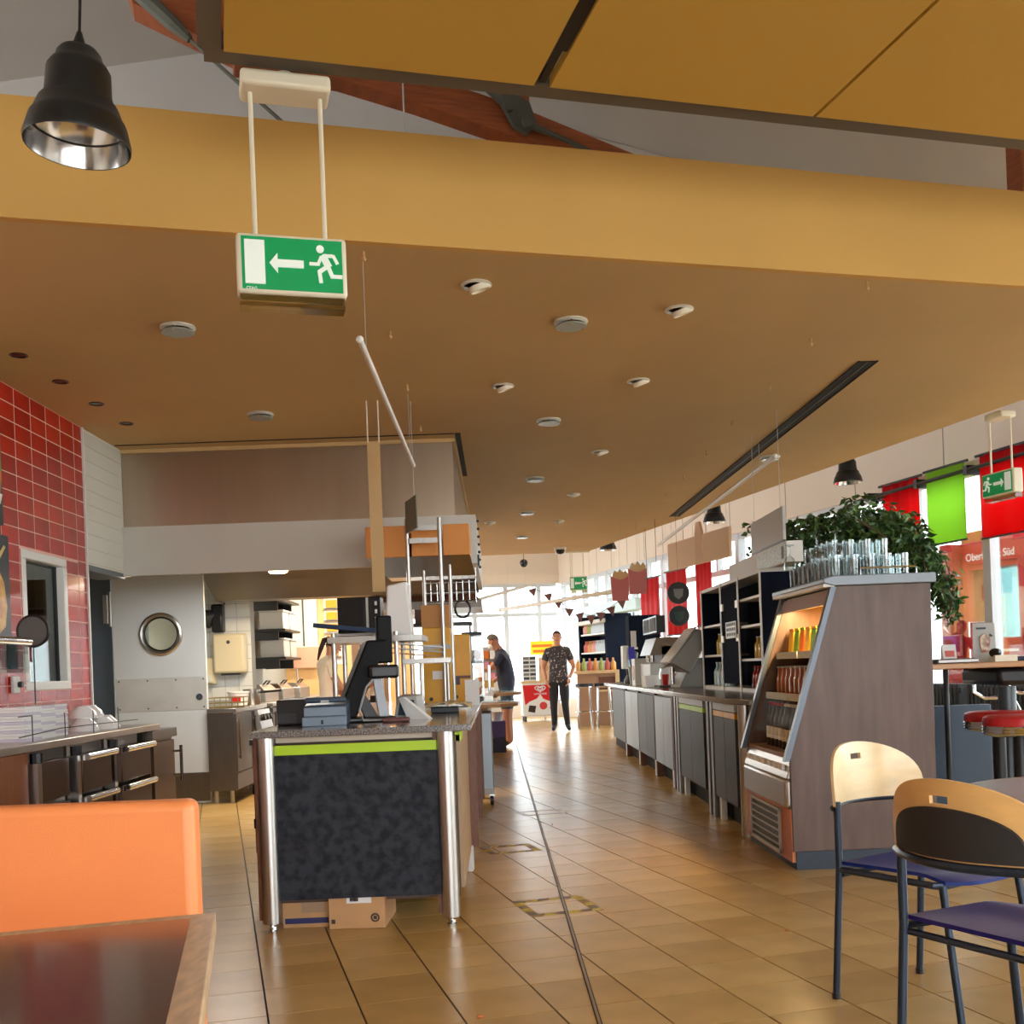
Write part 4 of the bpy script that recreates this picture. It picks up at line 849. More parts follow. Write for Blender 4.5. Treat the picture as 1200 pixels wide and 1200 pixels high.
# overhead gantry: poles, cross rails, amber cased boxes
gt = thing('overhead_gantry', 'gantry of slim steel poles carrying orange fronted light boxes above the island', 'gantry', (0, 0, 0))
for (x, y, z0, z1) in ((-.615, 7.6, Z, 2.26), (-.385, 7.6, Z, 2.26), (-.53, 7.95, Z, 2.02), (-.335, 7.9, Z, 1.99)):
    MB().cyl((x, y, z0), (x, y, z1), .014, 10).build('pole', M_STEEL, gt, True)
for z in (2.10, 2.19): MB().box(-.6, -.4, 7.585, 7.6, z - .018, z + .018).build('cross_rail', M_STEEL, gt)
for (x0, x1) in ((-.93, -.63), (-.60, -.40), (-.37, -.18)):
    MB().box(x0, x1, 7.78, 8.3, 2.01, 2.235).build('light_box', M_ORANGE, gt, bevel=.004)
MB().hexa([(-.8, 8.0, 1.88), (-.15, 8.0, 1.88), (-.15, 8.3, 1.88), (-.8, 8.3, 1.88)], [(-.93, 7.8, 2.01), (-.18, 7.8, 2.01), (-.18, 8.3, 2.01), (-.93, 8.3, 2.01)]).build('reflector_hood', M_STEEL, gt)
# hanging slips: two flat strips and a small tilted sign
hs = thing('hanging_strip', 'long narrow pale strip sign hanging on two white rods above the till', 'sign', (-.79, 7.2, 0))
for x in (-.03, .045): MB().cyl((x, 0, 2.72), (x, 0, 3.0), .005, 6).build('rod', M_CREAM, hs)
MB().box(-.035, .05, -.004, .004, 1.72, 2.72).build('strip', mat('kraft_strip', (206, 172, 120), .6), hs)
ts = thing('hanging_sign', 'small grey green sign plate hanging edge on beside the gantry poles', 'sign', (-.56, 7.35, 2.30))
MB().box(-.004, .004, -.16, .16, -.16, .06).build('plate', mat('grey_green', (112, 116, 100), .5), ts); MB().box(.004, .006, -.05, .05, -.12, .0).build('mark', M_LGREY, ts); MB().cyl((0, -.1, .06), (0, -.1, .7), .002, 5).build('wire', M_LGREY, ts); ts.rotation_euler = (0, 0, math.radians(18))
# amber juice machines
for k, (x, y, w, h, l) in enumerate(((-.44, 7.775, .10, .56, 'tall amber juice dispenser with white label behind the first pole'), (-.29, 8.2, .075, .52, 'slimmer amber juice dispenser with dark red band beside the glass display'))):
    jm = thing('juice_dispenser', l, 'dispenser', (x, y, Z))
    MB().box(-w, w, -.12, .11, .0, h).build('body', M_YELLOW, jm, bevel=.008)
    MB().box(-w * .98, w * .98, -.125, .12, h * .72 if k == 0 else h * .36, h * .78 if k == 0 else h * .40).build('band', (M_LGREY, M_WOODD)[k], jm)
    MB().box(-w * .35, w * .35, -.124, -.12, .19, .25).build('label_patch', M_PAPER, jm) if k == 0 else MB().box(-w * .7, -w * .1, -.126, -.12, .14, .2).build('tap_cover', mat('purple_dark', (64, 48, 70), .4), jm)
    MB().cyl((w * .5, -.13, .05), (w * .5, -.12, .05), .014, 10).cyl((-w * .5, -.13, .05), (-w * .5, -.12, .05), .014, 10).build('screw_cap', M_BLACK, jm)
    if k == 0: MB().box(-w, w, -.12, .12, h, h + .16).build('wood_top', mat('amber_wood', (190, 132, 66), .5), jm)
tl = MB().box(-.62, -.2, 7.3, 7.56, Z, Z + .028).build('drip_tray', M_STEEL, bevel=.006); tag(tl, 'steel drip tray on the worktop at the foot of the gantry poles', 'tray')
wb = thing('wire_basket', 'chrome wire basket with coiled black cable hanging behind the gantry', 'basket', (-.36, 8.5, 1.72))
for z in (0, .08, .16): MB().tube([(-.2, -.1, z), (.2, -.1, z), (.2, .1, z), (-.2, .1, z)], .005, 5, True).build('ring_wire', M_CHROME, wb)
for k in range(9): MB().cyl((-.2 + k * .05, -.1, 0), (-.2 + k * .05, -.1, .16), .0035, 5).build('upright', M_CHROME, wb)
MB().tube([(.09 + .06 * math.cos(a * .55), -.02 + .01 * math.sin(a), -.06 + .07 * math.sin(a * .55)) for a in range(34)], .009, 6).build('cable_coil', M_BLACK, wb); MB().cyl((-.2, .1, .16), (-.2, .1, .285), .003, 5).cyl((.2, .1, .16), (.2, .1, .285), .003, 5).build('hanger', M_CHROME, wb)
ol = MB().box(-.18, .1, -.1, .1, 0, .11).build('storage_box', mat('plum_box', (98, 66, 64), .5)); ol.location = (-.46, 8.45, 1.505 + .045); tag(ol, 'plum coloured storage box on the shelf above the amber dispensers', 'box')
osf = thing('high_shelf', 'thin steel shelf above the amber juice dispensers', 'shelf', (0, 0, 0)); MB().box(-.7, -.2, 8.3, 8.62, 1.53, 1.55).build('board', M_DGREY, osf); MB().cyl((-.68, 8.45, Z), (-.68, 8.45, 1.53), .01, 8).cyl((-.22, 8.6, Z), (-.22, 8.6, 1.53), .01, 8).build('post', M_STEEL, osf)
dc = thing('glass_display', 'small glass pastry display with steel frame on the island', 'display case', (-.19, 8.75, Z))
MB().box(-.1, .06, -.2, .2, .0, .03).box(-.1, .06, -.2, .2, .30, .32).box(-.1, .06, -.2, .2, .52, .55).build('shelves', M_DGREY, dc)
for x in (-.1, .055):
    for y in (-.2, .195): MB().box(x, x + .006, y, y + .006, 0, .55).build('upright', M_CHROME, dc)
MB().box(-.095, .055, -.203, -.2, .03, .52).build('pane', M_GLASS, dc)
for k, (z, c_) in enumerate(((.03, (216, 130, 80)), (.32, (150, 80, 40)))):
    b_ = MB().ball((0, 0, .045), (.055, .09, .045), 12, 8).build('pastry', mat('pastry_%d' % k, c_, .6, var=.15, scale=20), None, True); b_.location = (-.2, 8.68, Z + z); tag(b_, ('orange brown loaf on the lower shelf of the glass display', 'dark brown loaf on the upper shelf of the glass display')[k], 'pastry')
nt2 = MB().prism([(-.006, 0), (.006, 0), (.0, .18)], 'x', -.05, .05).build('table_card', M_PAPER); nt2.location = (-.195, 7.55, Z); tag(nt2, 'white printed card standing on the worktop before the glass display', 'sign'); nt2.scale = (1, 3, 1)
# trolley, flap, crate beyond the island
tro = thing('steel_trolley', 'tall slim steel trolley on black castors parked against the island end', 'trolley', (-.155, 9.55, 0))
MB().box(-.07, .07, -.3, .3, .12, .80).build('body', mat('blue_grey_steel', (150, 158, 164), .35, .5), tro, bevel=.006); MB().box(-.075, .075, -.305, -.295, .1, .15).build('bumper', M_LGREY, tro)
for x in (-.045, .05):
    for y in (-.24, .24): MB().cyl((x - .014, y, .045), (x + .014, y, .045), .045, 14).build('castor', M_BLACK, tro, True); MB().box(x - .02, x + .02, y - .02, y + .02, .07, .12).build('fork', M_CHROME, tro)
for k, (x, y, z, l) in enumerate(((-.10, 9.75, .86, 'half round wooden tray shelf at the end of the island'), (-.02, 12.2, .90, 'half round wooden tray shelf by the masked man'))):
    w_ = thing('tray_shelf', l, 'shelf', (x, y, z))
    pts = [(0.06 + .2 * math.cos(a), .42 * math.sin(a)) for a in [(-math.pi / 2) + math.pi * i / 14 for i in range(15)]] + [(-.12, .42), (-.12, -.42)]
    MB().prism(pts, 'z', -.02, .01).build('board', M_WOODM, w_); MB().box(-.10, .24, -.05, .4, .018, .026).build('glass_top', M_GLASS, w_); MB().prism([(-.08, -.05), (-.03, -.05), (.02, -.02), (-.08, -.02)], 'y', -.05, .05).build('bracket', M_WOODM, w_)
cr = thing('bottle_crate', 'purple crate stacked on a dark blue crate on the floor by the masked man', 'crate', (-.05, 15.3, 0))
MB().box(-.11, .11, -.16, .16, 0, .20).build('lower_crate', mat('navy_crate', (30, 30, 66), .5), cr); MB().box(-.11, .11, -.16, .16, .21, .44).build('upper_crate', mat('purple_crate', (86, 66, 130), .5), cr)
tb2 = thing('clear_tub', 'clear plastic tub standing on the purple crate', 'tub', (-.05, 15.3, .44))
MB().lathe([(.07, 0), (.085, .12), (.09, .125)], 16).build('body', mat('frosted_plastic', (220, 222, 226), .3), tb2, True); MB().lathe([(.092, .125), (.092, .135), (0, .14)], 16).build('lid', M_WHITE, tb2)
# ================================================================ RIGHT SIDE: long counter
rc = thing('long_counter', 'long steel bar counter with door panels along the aisle', 'counter', (0, 0, 0))
M_PAN = [mat('panel_grey', (74, 74, 72), .5, .35, var=.05, scale=2), mat('panel_bright', (132, 132, 130), .4, .6, var=.05, scale=3)]
MB().prism([(1.54, 7.35), (1.62, 7.0), (2.32, 7.0), (2.32, 15.9), (1.54, 15.9)], 'z', .872, .91).build('worktop', mat('bar_top', (140, 128, 116), .2, .8, var=.08, scale=5), rc, bevel=.004)
MB().box(1.68, 2.3, 7.08, 15.8, .0, .84).build('carcass', M_DARKGAP, rc)
MB().box(1.62, 2.28, 7.1, 15.8, .84, .872).build('apron', M_LGREY, rc)
edges = [15.2, 13.67, 12.37, 11.08, 9.93]
for a, b in zip(edges, edges[1:]):
    i = edges.index(a)
    pm_ = M_PAN[i % 2]; n = 1 if i == 0 else 2; w = (a - b - .07) / n
    for k in range(n): MB().box(1.585, 1.605, b + .05 + k * w + .004, b + .05 + (k + 1) * w - .004, .17, .84).build('door_panel', pm_, rc)
    MB().box(1.59, 1.66, b, b + .05, .0, .87).build('divider', M_WOODD, rc)
    MB().box(1.60, 1.64, b + .14, b + .2, .0, .17).build('foot', M_WHITE, rc)
for (y0, y1, m_, nm) in ((8.42, 9.55, M_GREEN, 'lime_strip'), (7.28, 8.02, mat('amber_strip', (238, 176, 20), .35), 'amber_strip')):
    w = (y1 - y0) / 2
    for k in range(2):
        MB().box(1.585, 1.605, y0 + k * w + .004, y0 + (k + 1) * w - .004, .17, .765).build('door_panel', M_PAN[0], rc); MB().box(1.583, 1.605, y0 + k * w + .004, y0 + (k + 1) * w - .004, .768, .808).build(nm, m_, rc)
    MB().box(1.582, 1.605, y0, y1, .815, .865).build('name_strip', M_LGREY, rc); MB().box(1.60, 1.64, y1 - .12, y1 - .05, 0, .17).build('foot', M_WHITE, rc)
for y in (9.58, 9.72, 8.05, 8.2): MB().box(1.58, 1.66, y, y + .08, 0, .87).build('divider', M_STEELD, rc)
MB().cyl((1.62, 7.14, 0), (1.62, 7.14, .872), .045, 18).build('corner_post', M_STEEL, rc, True); MB().box(1.60, 1.66, 7.2, 7.26, 0, .87).build('divider', M_WOODD, rc)
# ---- dark shelf cabinet on the counter
cab = thing('shelf_cabinet', 'tall navy shelf cabinet with white edges standing on the bar counter', 'cabinet', (0, 0, .91))
MB().box(2.0, 2.26, 8.1, 8.14, 0, .92).build('side', M_NAVY, cab); MB().box(2.0, 2.26, 10.46, 10.5, 0, .92).build('side', M_NAVY, cab)
MB().box(2.24, 2.26, 8.14, 10.46, 0, .92).build('back', M_NAVY, cab); MB().box(2.0, 2.26, 8.1, 10.5, .92, .95).build('top', M_WHITE, cab); MB().box(2.0, 2.26, 8.14, 10.46, .0, .03).build('bottom', M_WHITE, cab)
MB().box(2.0, 2.015, 8.9, 9.56, .06, .9).build('cabinet_door', M_NAVY, cab)
for y in (8.1, 8.86, 9.56, 10.46): MB().box(1.992, 2.0, y, y + .04, 0, .95).build('white_edge', M_WHITE, cab)
for (a, b) in ((8.14, 8.88), (9.58, 10.46)):
    for z in (.25, .52, .74) if a < 9 else (.30, .58): MB().box(2.01, 2.24, a, b, z, z + .02).build('shelf_board', M_WHITE, cab)
for y in (8.92, 9.52):
    for z in (.42, .7): MB().box(1.988, 2.0, y - .05, y + .05, z, z + .06).build('hinge', M_CREAM, cab)
nb = thing('key_board', 'white gridded number card on the navy cabinet door', 'card', (1.985, 9.12, 1.36))
MB().box(-.006, 0, -.2, .2, 0, .14).build('card', M_WHITE, nb)
for r in range(3):
    for c_ in range(5): MB().box(-.009, -.006, -.17 + c_ * .07, -.125 + c_ * .07, .02 + r * .042, .045 + r * .042).build('cell', M_DGREY, nb)
def bottle_mesh(h, r, neck, name, m_body, m_cap, label=None):
    t = thing('bottle', name, 'bottle')
    MB().lathe([(r * .9, 0), (r, h * .02), (r, h * .58), (r * .8, h * .68), (neck, h * .78), (neck, h * .95)], 12).build('glass_body', m_body, t, True)
    MB().cyl((0, 0, h * .94), (0, 0, h), neck * 1.15, 10).build('cap', m_cap, t)
    if label: MB().lathe([(r * 1.012, h * .18), (r * 1.012, h * .45)], 12).build('label_band', label, t, True)
    return t
M_AMB = mat('amber_glass', (96, 48, 18), .08, coat=.5); M_BRN = mat('brown_glass', (50, 26, 14), .08, coat=.5); M_GRN = mat('green_glass', (40, 80, 40), .1, coat=.5)
M_LBL = mat('cream_label', (226, 214, 184), .6); M_JUICE = mat('yellow_juice', (214, 176, 50), .15, coat=.4); M_RJ = mat('red_juice', (150, 24, 26), .15, coat=.4); M_CLB = mat('water_bottle', (176, 206, 216), .1, coat=.4)
def row(proto_args, pts, label, group):
    p = bottle_mesh(*proto_args); tag(p, label, 'bottle', group); first = True
    for q in pts:
        if first: p.location = q; first = False
        else: dup(p, q, rng.uniform(0, 6))
row((.18, .035, .016, 'x', M_JUICE, M_WHITE), [(2.12, y, .91 + .27) for y in (8.25, 8.37, 8.49, 8.62, 8.74)] , 'yellow juice bottle on the navy cabinet shelf nearest the fridge', 'yellow bottles in the near half of the navy cabinet')
row((.18, .035, .016, 'x', M_RJ, M_RED), [(2.10, y, .91 + .03) for y in (8.22, 8.33, 8.44, 8.55, 8.66, 8.77)], 'red juice bottle on the bottom board of the navy cabinet', 'red bottles in the navy cabinet')
row((.2, .035, .016, 'x', M_JUICE, M_WHITE), [(2.12, y, .91 + .32) for y in (9.65, 9.8, 9.95, 10.1, 10.25)], 'yellow juice bottle in the far half of the navy cabinet', 'yellow bottles in the far half of the navy cabinet')
row((.22, .04, .018, 'x', M_CLB, M_WHITE), [(2.10, y, .91 + .03) for y in (9.66, 9.82, 9.98, 10.14, 10.3)], 'pale water bottle on the bottom board of the navy cabinet', 'water bottles in the navy cabinet')
row((.18, .04, .02, 'x', mat('clear_carafe', (206, 212, 214), .1, coat=.4), M_LGREY), [(2.12, y, .91 + .6) for y in (9.7, 9.9)] + [(2.12, 8.3, .91 + .76)], 'clear glass carafe on an upper board of the navy cabinet', 'carafes in the navy cabinet')
# sign boards above the cabinet
sb = thing('light_box', 'long white light box with printed price list on top of the navy cabinet', 'light box', (2.08, 8.6, 1.86))
MB().box(0, .12, -.95, .95, 0, .15).build('case', M_WHITE, sb); MB().box(-.006, 0, -.93, -.1, .01, .14).build('list_panel', mat('mint_print', (214, 232, 226), .4, col2=(170, 196, 186), scale=60, lo=.45, hi=.5), sb); MB().box(-.008, -.006, -.9, -.84, .03, .12).build('print_block', M_DGREY, sb)
gb = thing('hanging_board', 'blank pale grey board hanging in front of the leafy plant', 'board', (2.1, 8.28, 2.035))
MB().box(0, .02, -.49, .49, 0, .245).build('board', M_LGREY, gb); MB().box(-.002, .022, -.49, .49, -.045, 0).build('black_rail', M_BLACK, gb)  # black strip along the board's lower edge
for y in (-.4, .4): MB().cyl((.01, y, .245), (.01, y, .965), .002, 5).build('wire', M_LGREY, gb)
# ---- machines on the counter
so_ = thing('soft_ice_machine', 'grey dispenser machine with slanting head on the bar counter', 'machine', (1.95, 10.9, .91))
MB().hexa([(-.13, .0, 0), (.22, .0, 0), (.22, .6, 0), (-.13, .6, 0)], [(.02, .0, .3), (.22, .0, .3), (.22, .6, .3), (.02, .6, .3)]).build('base', M_MGREY, so_, bevel=.01)
MB().hexa([(-.22, -.02, .26), (-.02, -.02, .14), (-.02, .62, .14), (-.22, .62, .26)], [(.06, -.02, .60), (.22, -.02, .54), (.22, .62, .54), (.06, .62, .60)]).build('slanting_head', mat('machine_grey', (142, 136, 128), .35, .5), so_, bevel=.015)
MB().hexa([(-.228, .0, .27), (-.20, .0, .25), (-.20, .6, .25), (-.228, .6, .27)], [(.05, .0, .61), (.08, .0, .62), (.08, .6, .62), (.05, .6, .61)]).build('front_plate', M_STEEL, so_)
MB().cyl((-.15, .3, .04), (-.15, .3, .22), .03, 10).build('nozzle', M_CHROME, so_, True); MB().tube([(-.2, .1, .25), (-.3, .05, .2), (-.32, .05, .1)], .012, 6).build('lever', M_CHROME, so_)
cm = thing('coffee_machine', 'brown fronted coffee machine with white panel on the bar counter', 'coffee machine', (1.92, 12.95, .91))
MB().box(-.16, .25, -.45, .45, 0, .26).build('base', M_LGREY, cm, bevel=.01); MB().box(-.02, .25, -.45, .45, .26, .46).build('back', M_MGREY, cm); MB().hexa([(-.16, -.45, .36), (.25, -.45, .36), (.25, .45, .36), (-.16, .45, .36)], [(-.08, -.45, .56), (.25, -.45, .56), (.25, .45, .56), (-.08, .45, .56)]).build('head', mat('coffee_brown', (112, 92, 72), .35), cm)
for y in (-.2, .15): MB().cyl((-.1, y, .28), (-.1, y, .37), .03, 10).build('brew_group', M_CHROME, cm, True)
bx_ = thing('picture_box', 'black framed box with two dark pictures above the coffee machine', 'sign', (1.78, 12.6, 1.52))
MB().box(0, .1, -.55, .55, 0, .19).build('frame', M_BLACK, bx_)
for y in (-.28, .26): MB().box(-.006, 0, y - .22, y + .22, .02, .17).build('picture', mat('dark_picture', (70, 66, 66), .7, col2=(24, 22, 24), scale=9), bx_)
for y in (-.4, .4): MB().cyl((.05, y, .19), (.05, y, 1.29), .003, 5).build('wire', M_DGREY, bx_)
bk2 = thing('metal_bucket', 'small zinc bucket with cutlery on the bar counter', 'bucket', (1.80, 14.2, .91))
MB().lathe([(.075, 0), (.10, .22), (.105, .225), (.098, .22), (.074, .01), (0, .01)], 18).build('pail', mat('zinc', (150, 166, 170), .35, .7), bk2, True)
for k in range(5): MB().cyl((.03 * math.cos(k), .03 * math.sin(k), .02), (.09 * math.cos(k), .09 * math.sin(k), .33), .008, 6).build('cutlery', M_CHROME, bk2)
pb2 = thing('poster_box', 'white box with orange cup picture standing on the bar counter', 'box', (1.80, 13.62, .91))
MB().box(-.1, .12, -.16, .16, 0, .33).build('box', M_WHITE, pb2); MB().box(-.104, -.1, -.1, .08, .1, .24).build('cup_print', mat('cup_print', (196, 140, 90), .5), pb2); MB().box(-.104, -.1, -.06, .02, .06, .1).build('dark_print', M_DGREY, pb2)
wb2 = MB().box(-.09, .09, -.16, .16, 0, .125).build('paper_box', M_PAPER, bevel=.004); wb2.location = (1.72, 12.15, .91); tag(wb2, 'plain white paper box at the aisle edge of the bar counter', 'box')
ck = thing('chair_tray', 'dark tray with red cups on the bar counter before the slanting machine', 'tray', (1.82, 11.75, .91)); MB().box(-.1, .2, -.2, .2, 0, .02).build('tray', M_DGREY, ck)
for k in range(4):
    c_ = MB().lathe([(.03, 0), (.04, .12), (.037, .12), (.028, .005)], 12).build('paper_cup', (M_RED, M_WHITE)[k % 2], None, True); c_.location = (1.80 + .09 * (k // 2), 11.65 + .16 * (k % 2), .93); tag(c_, ('red', 'white')[k % 2] + ' paper cup on the dark tray of the bar counter', 'cup', ('red', 'white')[k % 2] + ' cups on the dark tray')
sg = thing('blender', 'black and blue mixer with white jug on the bar counter end', 'mixer', (1.82, 14.85, .91))
MB().lathe([(.1, 0), (.1, .05), (.06, .12), (.09, .30), (.11, .42), (.04, .46)], 16).build('body', M_BLACK, sg, True); MB().box(-.12, -.04, -.14, .1, .2, .52).build('jug', M_WHITE, sg, bevel=.01); MB().box(-.04, .04, -.15, .1, .26, .5).build('blue_side', mat('blue_plastic', (40, 40, 170), .4), sg)
# ---- round plaques, banners, fries signs, bunting
for k, (z, l) in enumerate(((2.02, 'upper black round plaque with grey shield hanging before the red banner'), (1.74, 'lower black round plaque hanging before the red banner'))):
    rp = thing('round_plaque', l, 'sign', (2.22, 13.1, z))
    MB().cyl((0, .015, 0), (0, -.015, 0), .135 - .01 * k, 24).build('disc', M_BLACK, rp); MB().prism([(-.06, .05), (.06, .05), (.05, -.04), (0, -.08), (-.05, -.04)], 'y', -.019, -.015).build('emblem', (M_MGREY, mat('green_dark', (40, 66, 60), .5))[k], rp); MB().cyl((0, 0, .12), (0, 0, .98 if k == 0 else .145), .002, 5).build('wire', M_DGREY, rp)
M_REDB = mat('red_banner', (200, 24, 34), .6); 
def banner(name, label, s, t0, t1, z0, z1, m_, cat='banner', fold=True):
    w = thing(name, label, cat, (0, 0, 0), TH); n = 24
    mb = MB(); vs = []
    for i in range(n + 1):
        t = t0 + (t1 - t0) * i / n; off = .012 * math.sin(i * 1.1) if fold else 0
        vs += [(s + off, t, z0), (s + off, t, z1)]
    mb._add(vs, [(2 * i, 2 * i + 2, 2 * i + 3, 2 * i + 1) for i in range(n)])
    o = mb.build('cloth', m_, w, True); o.modifiers.new('thick', 'SOLIDIFY').thickness = .004
    MB().cyl((s, t0 - .05, z1), (s, t1 + .05, z1), .016, 8).build('top_bar', M_DGREY, w); MB().cyl((s, t0, z0), (s, t1, z0), .012, 8).build('bottom_bar', M_DGREY, w)
    return w
banner('wall_banner', 'red banner at the shop window behind the round plaques', 7.6, 16.55, 17.4, 1.65, 2.75, M_REDB)
banner('wall_banner', 'red banner at the shop window nearest the fries signs', 7.6, 17.7, 18.6, 1.65, 2.72, M_REDB)
banner('wall_banner', 'red banner at the shop window behind the plant leaves', 7.6, 15.6, 16.2, 1.75, 2.78, M_REDB)
for k, (x, y, z, l) in enumerate(((1.62, 14.0, 2.005, 'rosy fries shaped sign hanging at the end of the long pale tube'), (1.80, 13.6, 2.06, 'rosy fries shaped sign hanging next to the first, nearer the red banners'))):
    fs_ = thing('fries_sign', l, 'sign', (x, y, z))
    MB().prism([(-.11, 0), (.10, 0), (.12, .33), (.06, .29), (0, .275), (-.06, .29), (-.125, .33)], 'y', -.012, .012).build('carton', mat('rosy_card', (206, 120, 116), .6), fs_)
    MB().prism([(-.10, .28), (.10, .28), (.11, .35), (.07, .40), (.04, .36), (.0, .42), (-.03, .37), (-.07, .40), (-.10, .34)], 'y', .0, .016).build('fries', mat('fries_tan', (222, 186, 130), .6), fs_); MB().cyl((0, 0, .4), (0, 0, 3.0 - z), .002, 5).build('wire', M_LGREY, fs_)
bu = thing('bunting', 'string of small brown pennants sagging before the far windows', 'bunting', (0, 0, 0))
PX = [(.60, 18.0, 2.50), (.86, 17.9, 2.40), (1.02, 17.8, 2.27), (1.20, 17.7, 2.13), (1.33, 17.4, 2.03), (1.50, 17.2, 1.98), (1.64, 17.0, 2.01), (1.78, 16.8, 2.08), (1.93, 16.6, 2.18)]
MB().tube(PX, .004, 5).build('string', M_DGREY, bu)
M_PEN = mat('pennant', (128, 88, 84), .7)
for k, p in enumerate(PX):
    o = MB().prism([(-.075, 0), (.075, 0), (.0, -.15)], 'y', -.002, .002).build('pennant', M_PEN, bu); o.location = p; o.rotation_euler = (0, rng.uniform(-.3, .3), 0)
# blank brown boards on the window wall behind the plant
for k, (t0, t1, l) in enumerate(((14.0, 14.95, 'blank brown sign board with rounded fin high before the window wall'), (12.95, 13.75, 'blank brown sign board high before the window wall beside the black pendant'))):
    hb_ = thing('hanging_board', l, 'board', bw(6.6, t0), TH)
    MB().box(-.02, .02, 0, t1 - t0, 2.55, 2.95).build('board', mat('tan_board', (206, 168, 130), .6), hb_); MB().cyl((0, .1, 2.95), (0, .1, 4.5), .003, 5).cyl((0, t1 - t0 - .1, 2.95), (0, t1 - t0 - .1, 4.5), .003, 5).build('wire', M_LGREY, hb_)
    if k == 0: MB().prism([(-.2, 2.55), (0, 2.55), (0, 3.0), (-.05, 3.14), (-.14, 3.14), (-.2, 3.0)], 'x', -.02, .02).build('fin', mat('tan_board2', (196, 154, 116), .6), hb_)

# ================================================================ drinks fridge
fg = thing('drinks_fridge', 'open fronted drinks fridge with slanting glass and brown wooden flank', 'fridge', (0, 5.915, 0))
M_FLANK = mat('fridge_flank', (112, 88, 76), 0.36, scale=2.2, stretch=(7, 2, 1.0), col2=(88, 66, 56), lo=.3, hi=.75, spec=.35)
prof = [(1.585, .10), (2.39, .10), (2.40, 1.56), (1.875, 1.56), (1.585, .62)]
for y in (0, 1.03):
    MB().prism(prof, 'y', y, y + .03).build('side_panel', M_FLANK, fg, bevel=.003)
MB().box(1.60, 2.385, .0, 1.06, 0, .10).build('plinth', mat('plinth_blue', (42, 56, 72), .5), fg)
MB().box(2.36, 2.39, .03, 1.03, .1, 1.56).build('back', M_FLANK, fg)
MB().prism([(1.86, 1.56), (1.80, 1.575), (1.80, 1.60), (1.86, 1.615), (2.42, 1.615), (2.42, 1.56)], 'y', -.03, 1.09).build('top_slab', mat('top_blue_grey', (128, 136, 142), .4, .3), fg, bevel=.004)
MB().hexa([(1.80, -.02, 1.555), (1.86, -.02, 1.555), (1.86, 1.08, 1.555), (1.80, 1.08, 1.555)], [(1.80, -.02, 1.573), (1.86, -.02, 1.573), (1.86, 1.08, 1.573), (1.80, 1.08, 1.573)]).build('light_rail', M_WHITE, fg)
def slant(z): return 1.585 + (z - .62) / (1.56 - .62) * .29
for y in (-.012, 1.03):
    MB().hexa([(slant(.60) - .03, y, .60), (slant(.60), y, .60), (slant(.60), y + .045, .60), (slant(.60) - .03, y + .045, .60)], [(slant(1.555) - .03, y, 1.555), (slant(1.555), y, 1.555), (slant(1.555), y + .045, 1.555), (slant(1.555) - .03, y + .045, 1.555)]).build('frame_rail', mat('frame_grey', (92, 98, 106), .35, .5), fg)
MB().hexa([(slant(.72) - .004, .04, .72), (slant(.72), .04, .72), (slant(.72), 1.03, .72), (slant(.72) - .004, 1.03, .72)], [(slant(1.46) - .004, .04, 1.46), (slant(1.46), .04, 1.46), (slant(1.46), 1.03, 1.46), (slant(1.46) - .004, 1.03, 1.46)]).build('front_glass', glass_mat('fridge_glass', (246, 244, 238), .0, 0.0, .004), fg)
MB().hexa([(slant(1.46) - .01, .04, 1.46), (slant(1.46) + .01, .04, 1.46), (slant(1.46) + .01, 1.03, 1.46), (slant(1.46) - .01, 1.03, 1.46)], [(slant(1.54) - .01, .04, 1.54), (slant(1.54) + .01, .04, 1.54), (slant(1.54) + .01, 1.03, 1.54), (slant(1.54) - .01, 1.03, 1.54)]).build('header_panel', mat('header_mauve', (168, 146, 150), .4), fg)
M_FIN = mat('fridge_inside', (150, 112, 74), .4, var=.05)
MB().box(2.30, 2.355, .03, 1.03, .62, 1.54).build('inner_back', M_FIN, fg)
MB().box(1.60, 2.30, .03, 1.03, .60, .63).build('inner_floor', M_FIN, fg)
MB().box(1.88, 2.30, .03, 1.03, 1.52, 1.55).build('inner_top', mat('fridge_top', (236, 214, 160), .5), fg)
MB().box(1.90, 1.94, .12, .94, 1.485, 1.515).build('strip_lamp', mat('fridge_lamp', (255, 220, 150), .5, emit=(255, 205, 120), estr=9), fg)
l = area_light('fridge_light', (1.94, .53, 1.48), (0, 0, 0), .04, .8, 16, (1, .76, .42)); l.parent = fg
for z in (.93, 1.18):
    sh = MB().box(slant(z) + .05, 2.30, .04, 1.02, z, z + .012).build('shelf', mat('shelf_wire', (180, 160, 130), .4, .3), fg)
    for k in range(2): MB().box(slant(z) + .035, slant(z) + .05, .05 + k * .49, .52 + k * .49, z - .012, z + .03).build('price_rail', M_PAPER, sh)
MB().hexa([(1.565, .02, .50), (1.62, .02, .50), (1.62, 1.04, .50), (1.565, 1.04, .50)], [(1.60, .02, .61), (1.64, .02, .61), (1.64, 1.04, .61), (1.60, 1.04, .61)]).build('control_sill', M_STEEL, fg, bevel=.006)
for k in range(7): MB().box(1.562, 1.58, .1 + k * .13, .17 + k * .13, .545, .575).build('price_tag', M_PAPER, fg)
MB().box(1.555, 1.62, .02, 1.04, .335, .50).build('bumper', mat('bumper_steel', (172, 164, 156), .3, .8), fg, bevel=.02, segs=3)
MB().box(1.58, 1.60, .01, 1.05, .04, .335).build('lower_front', mat('copper_panel', (196, 112, 62), .4, .2, var=.12, scale=4), fg)
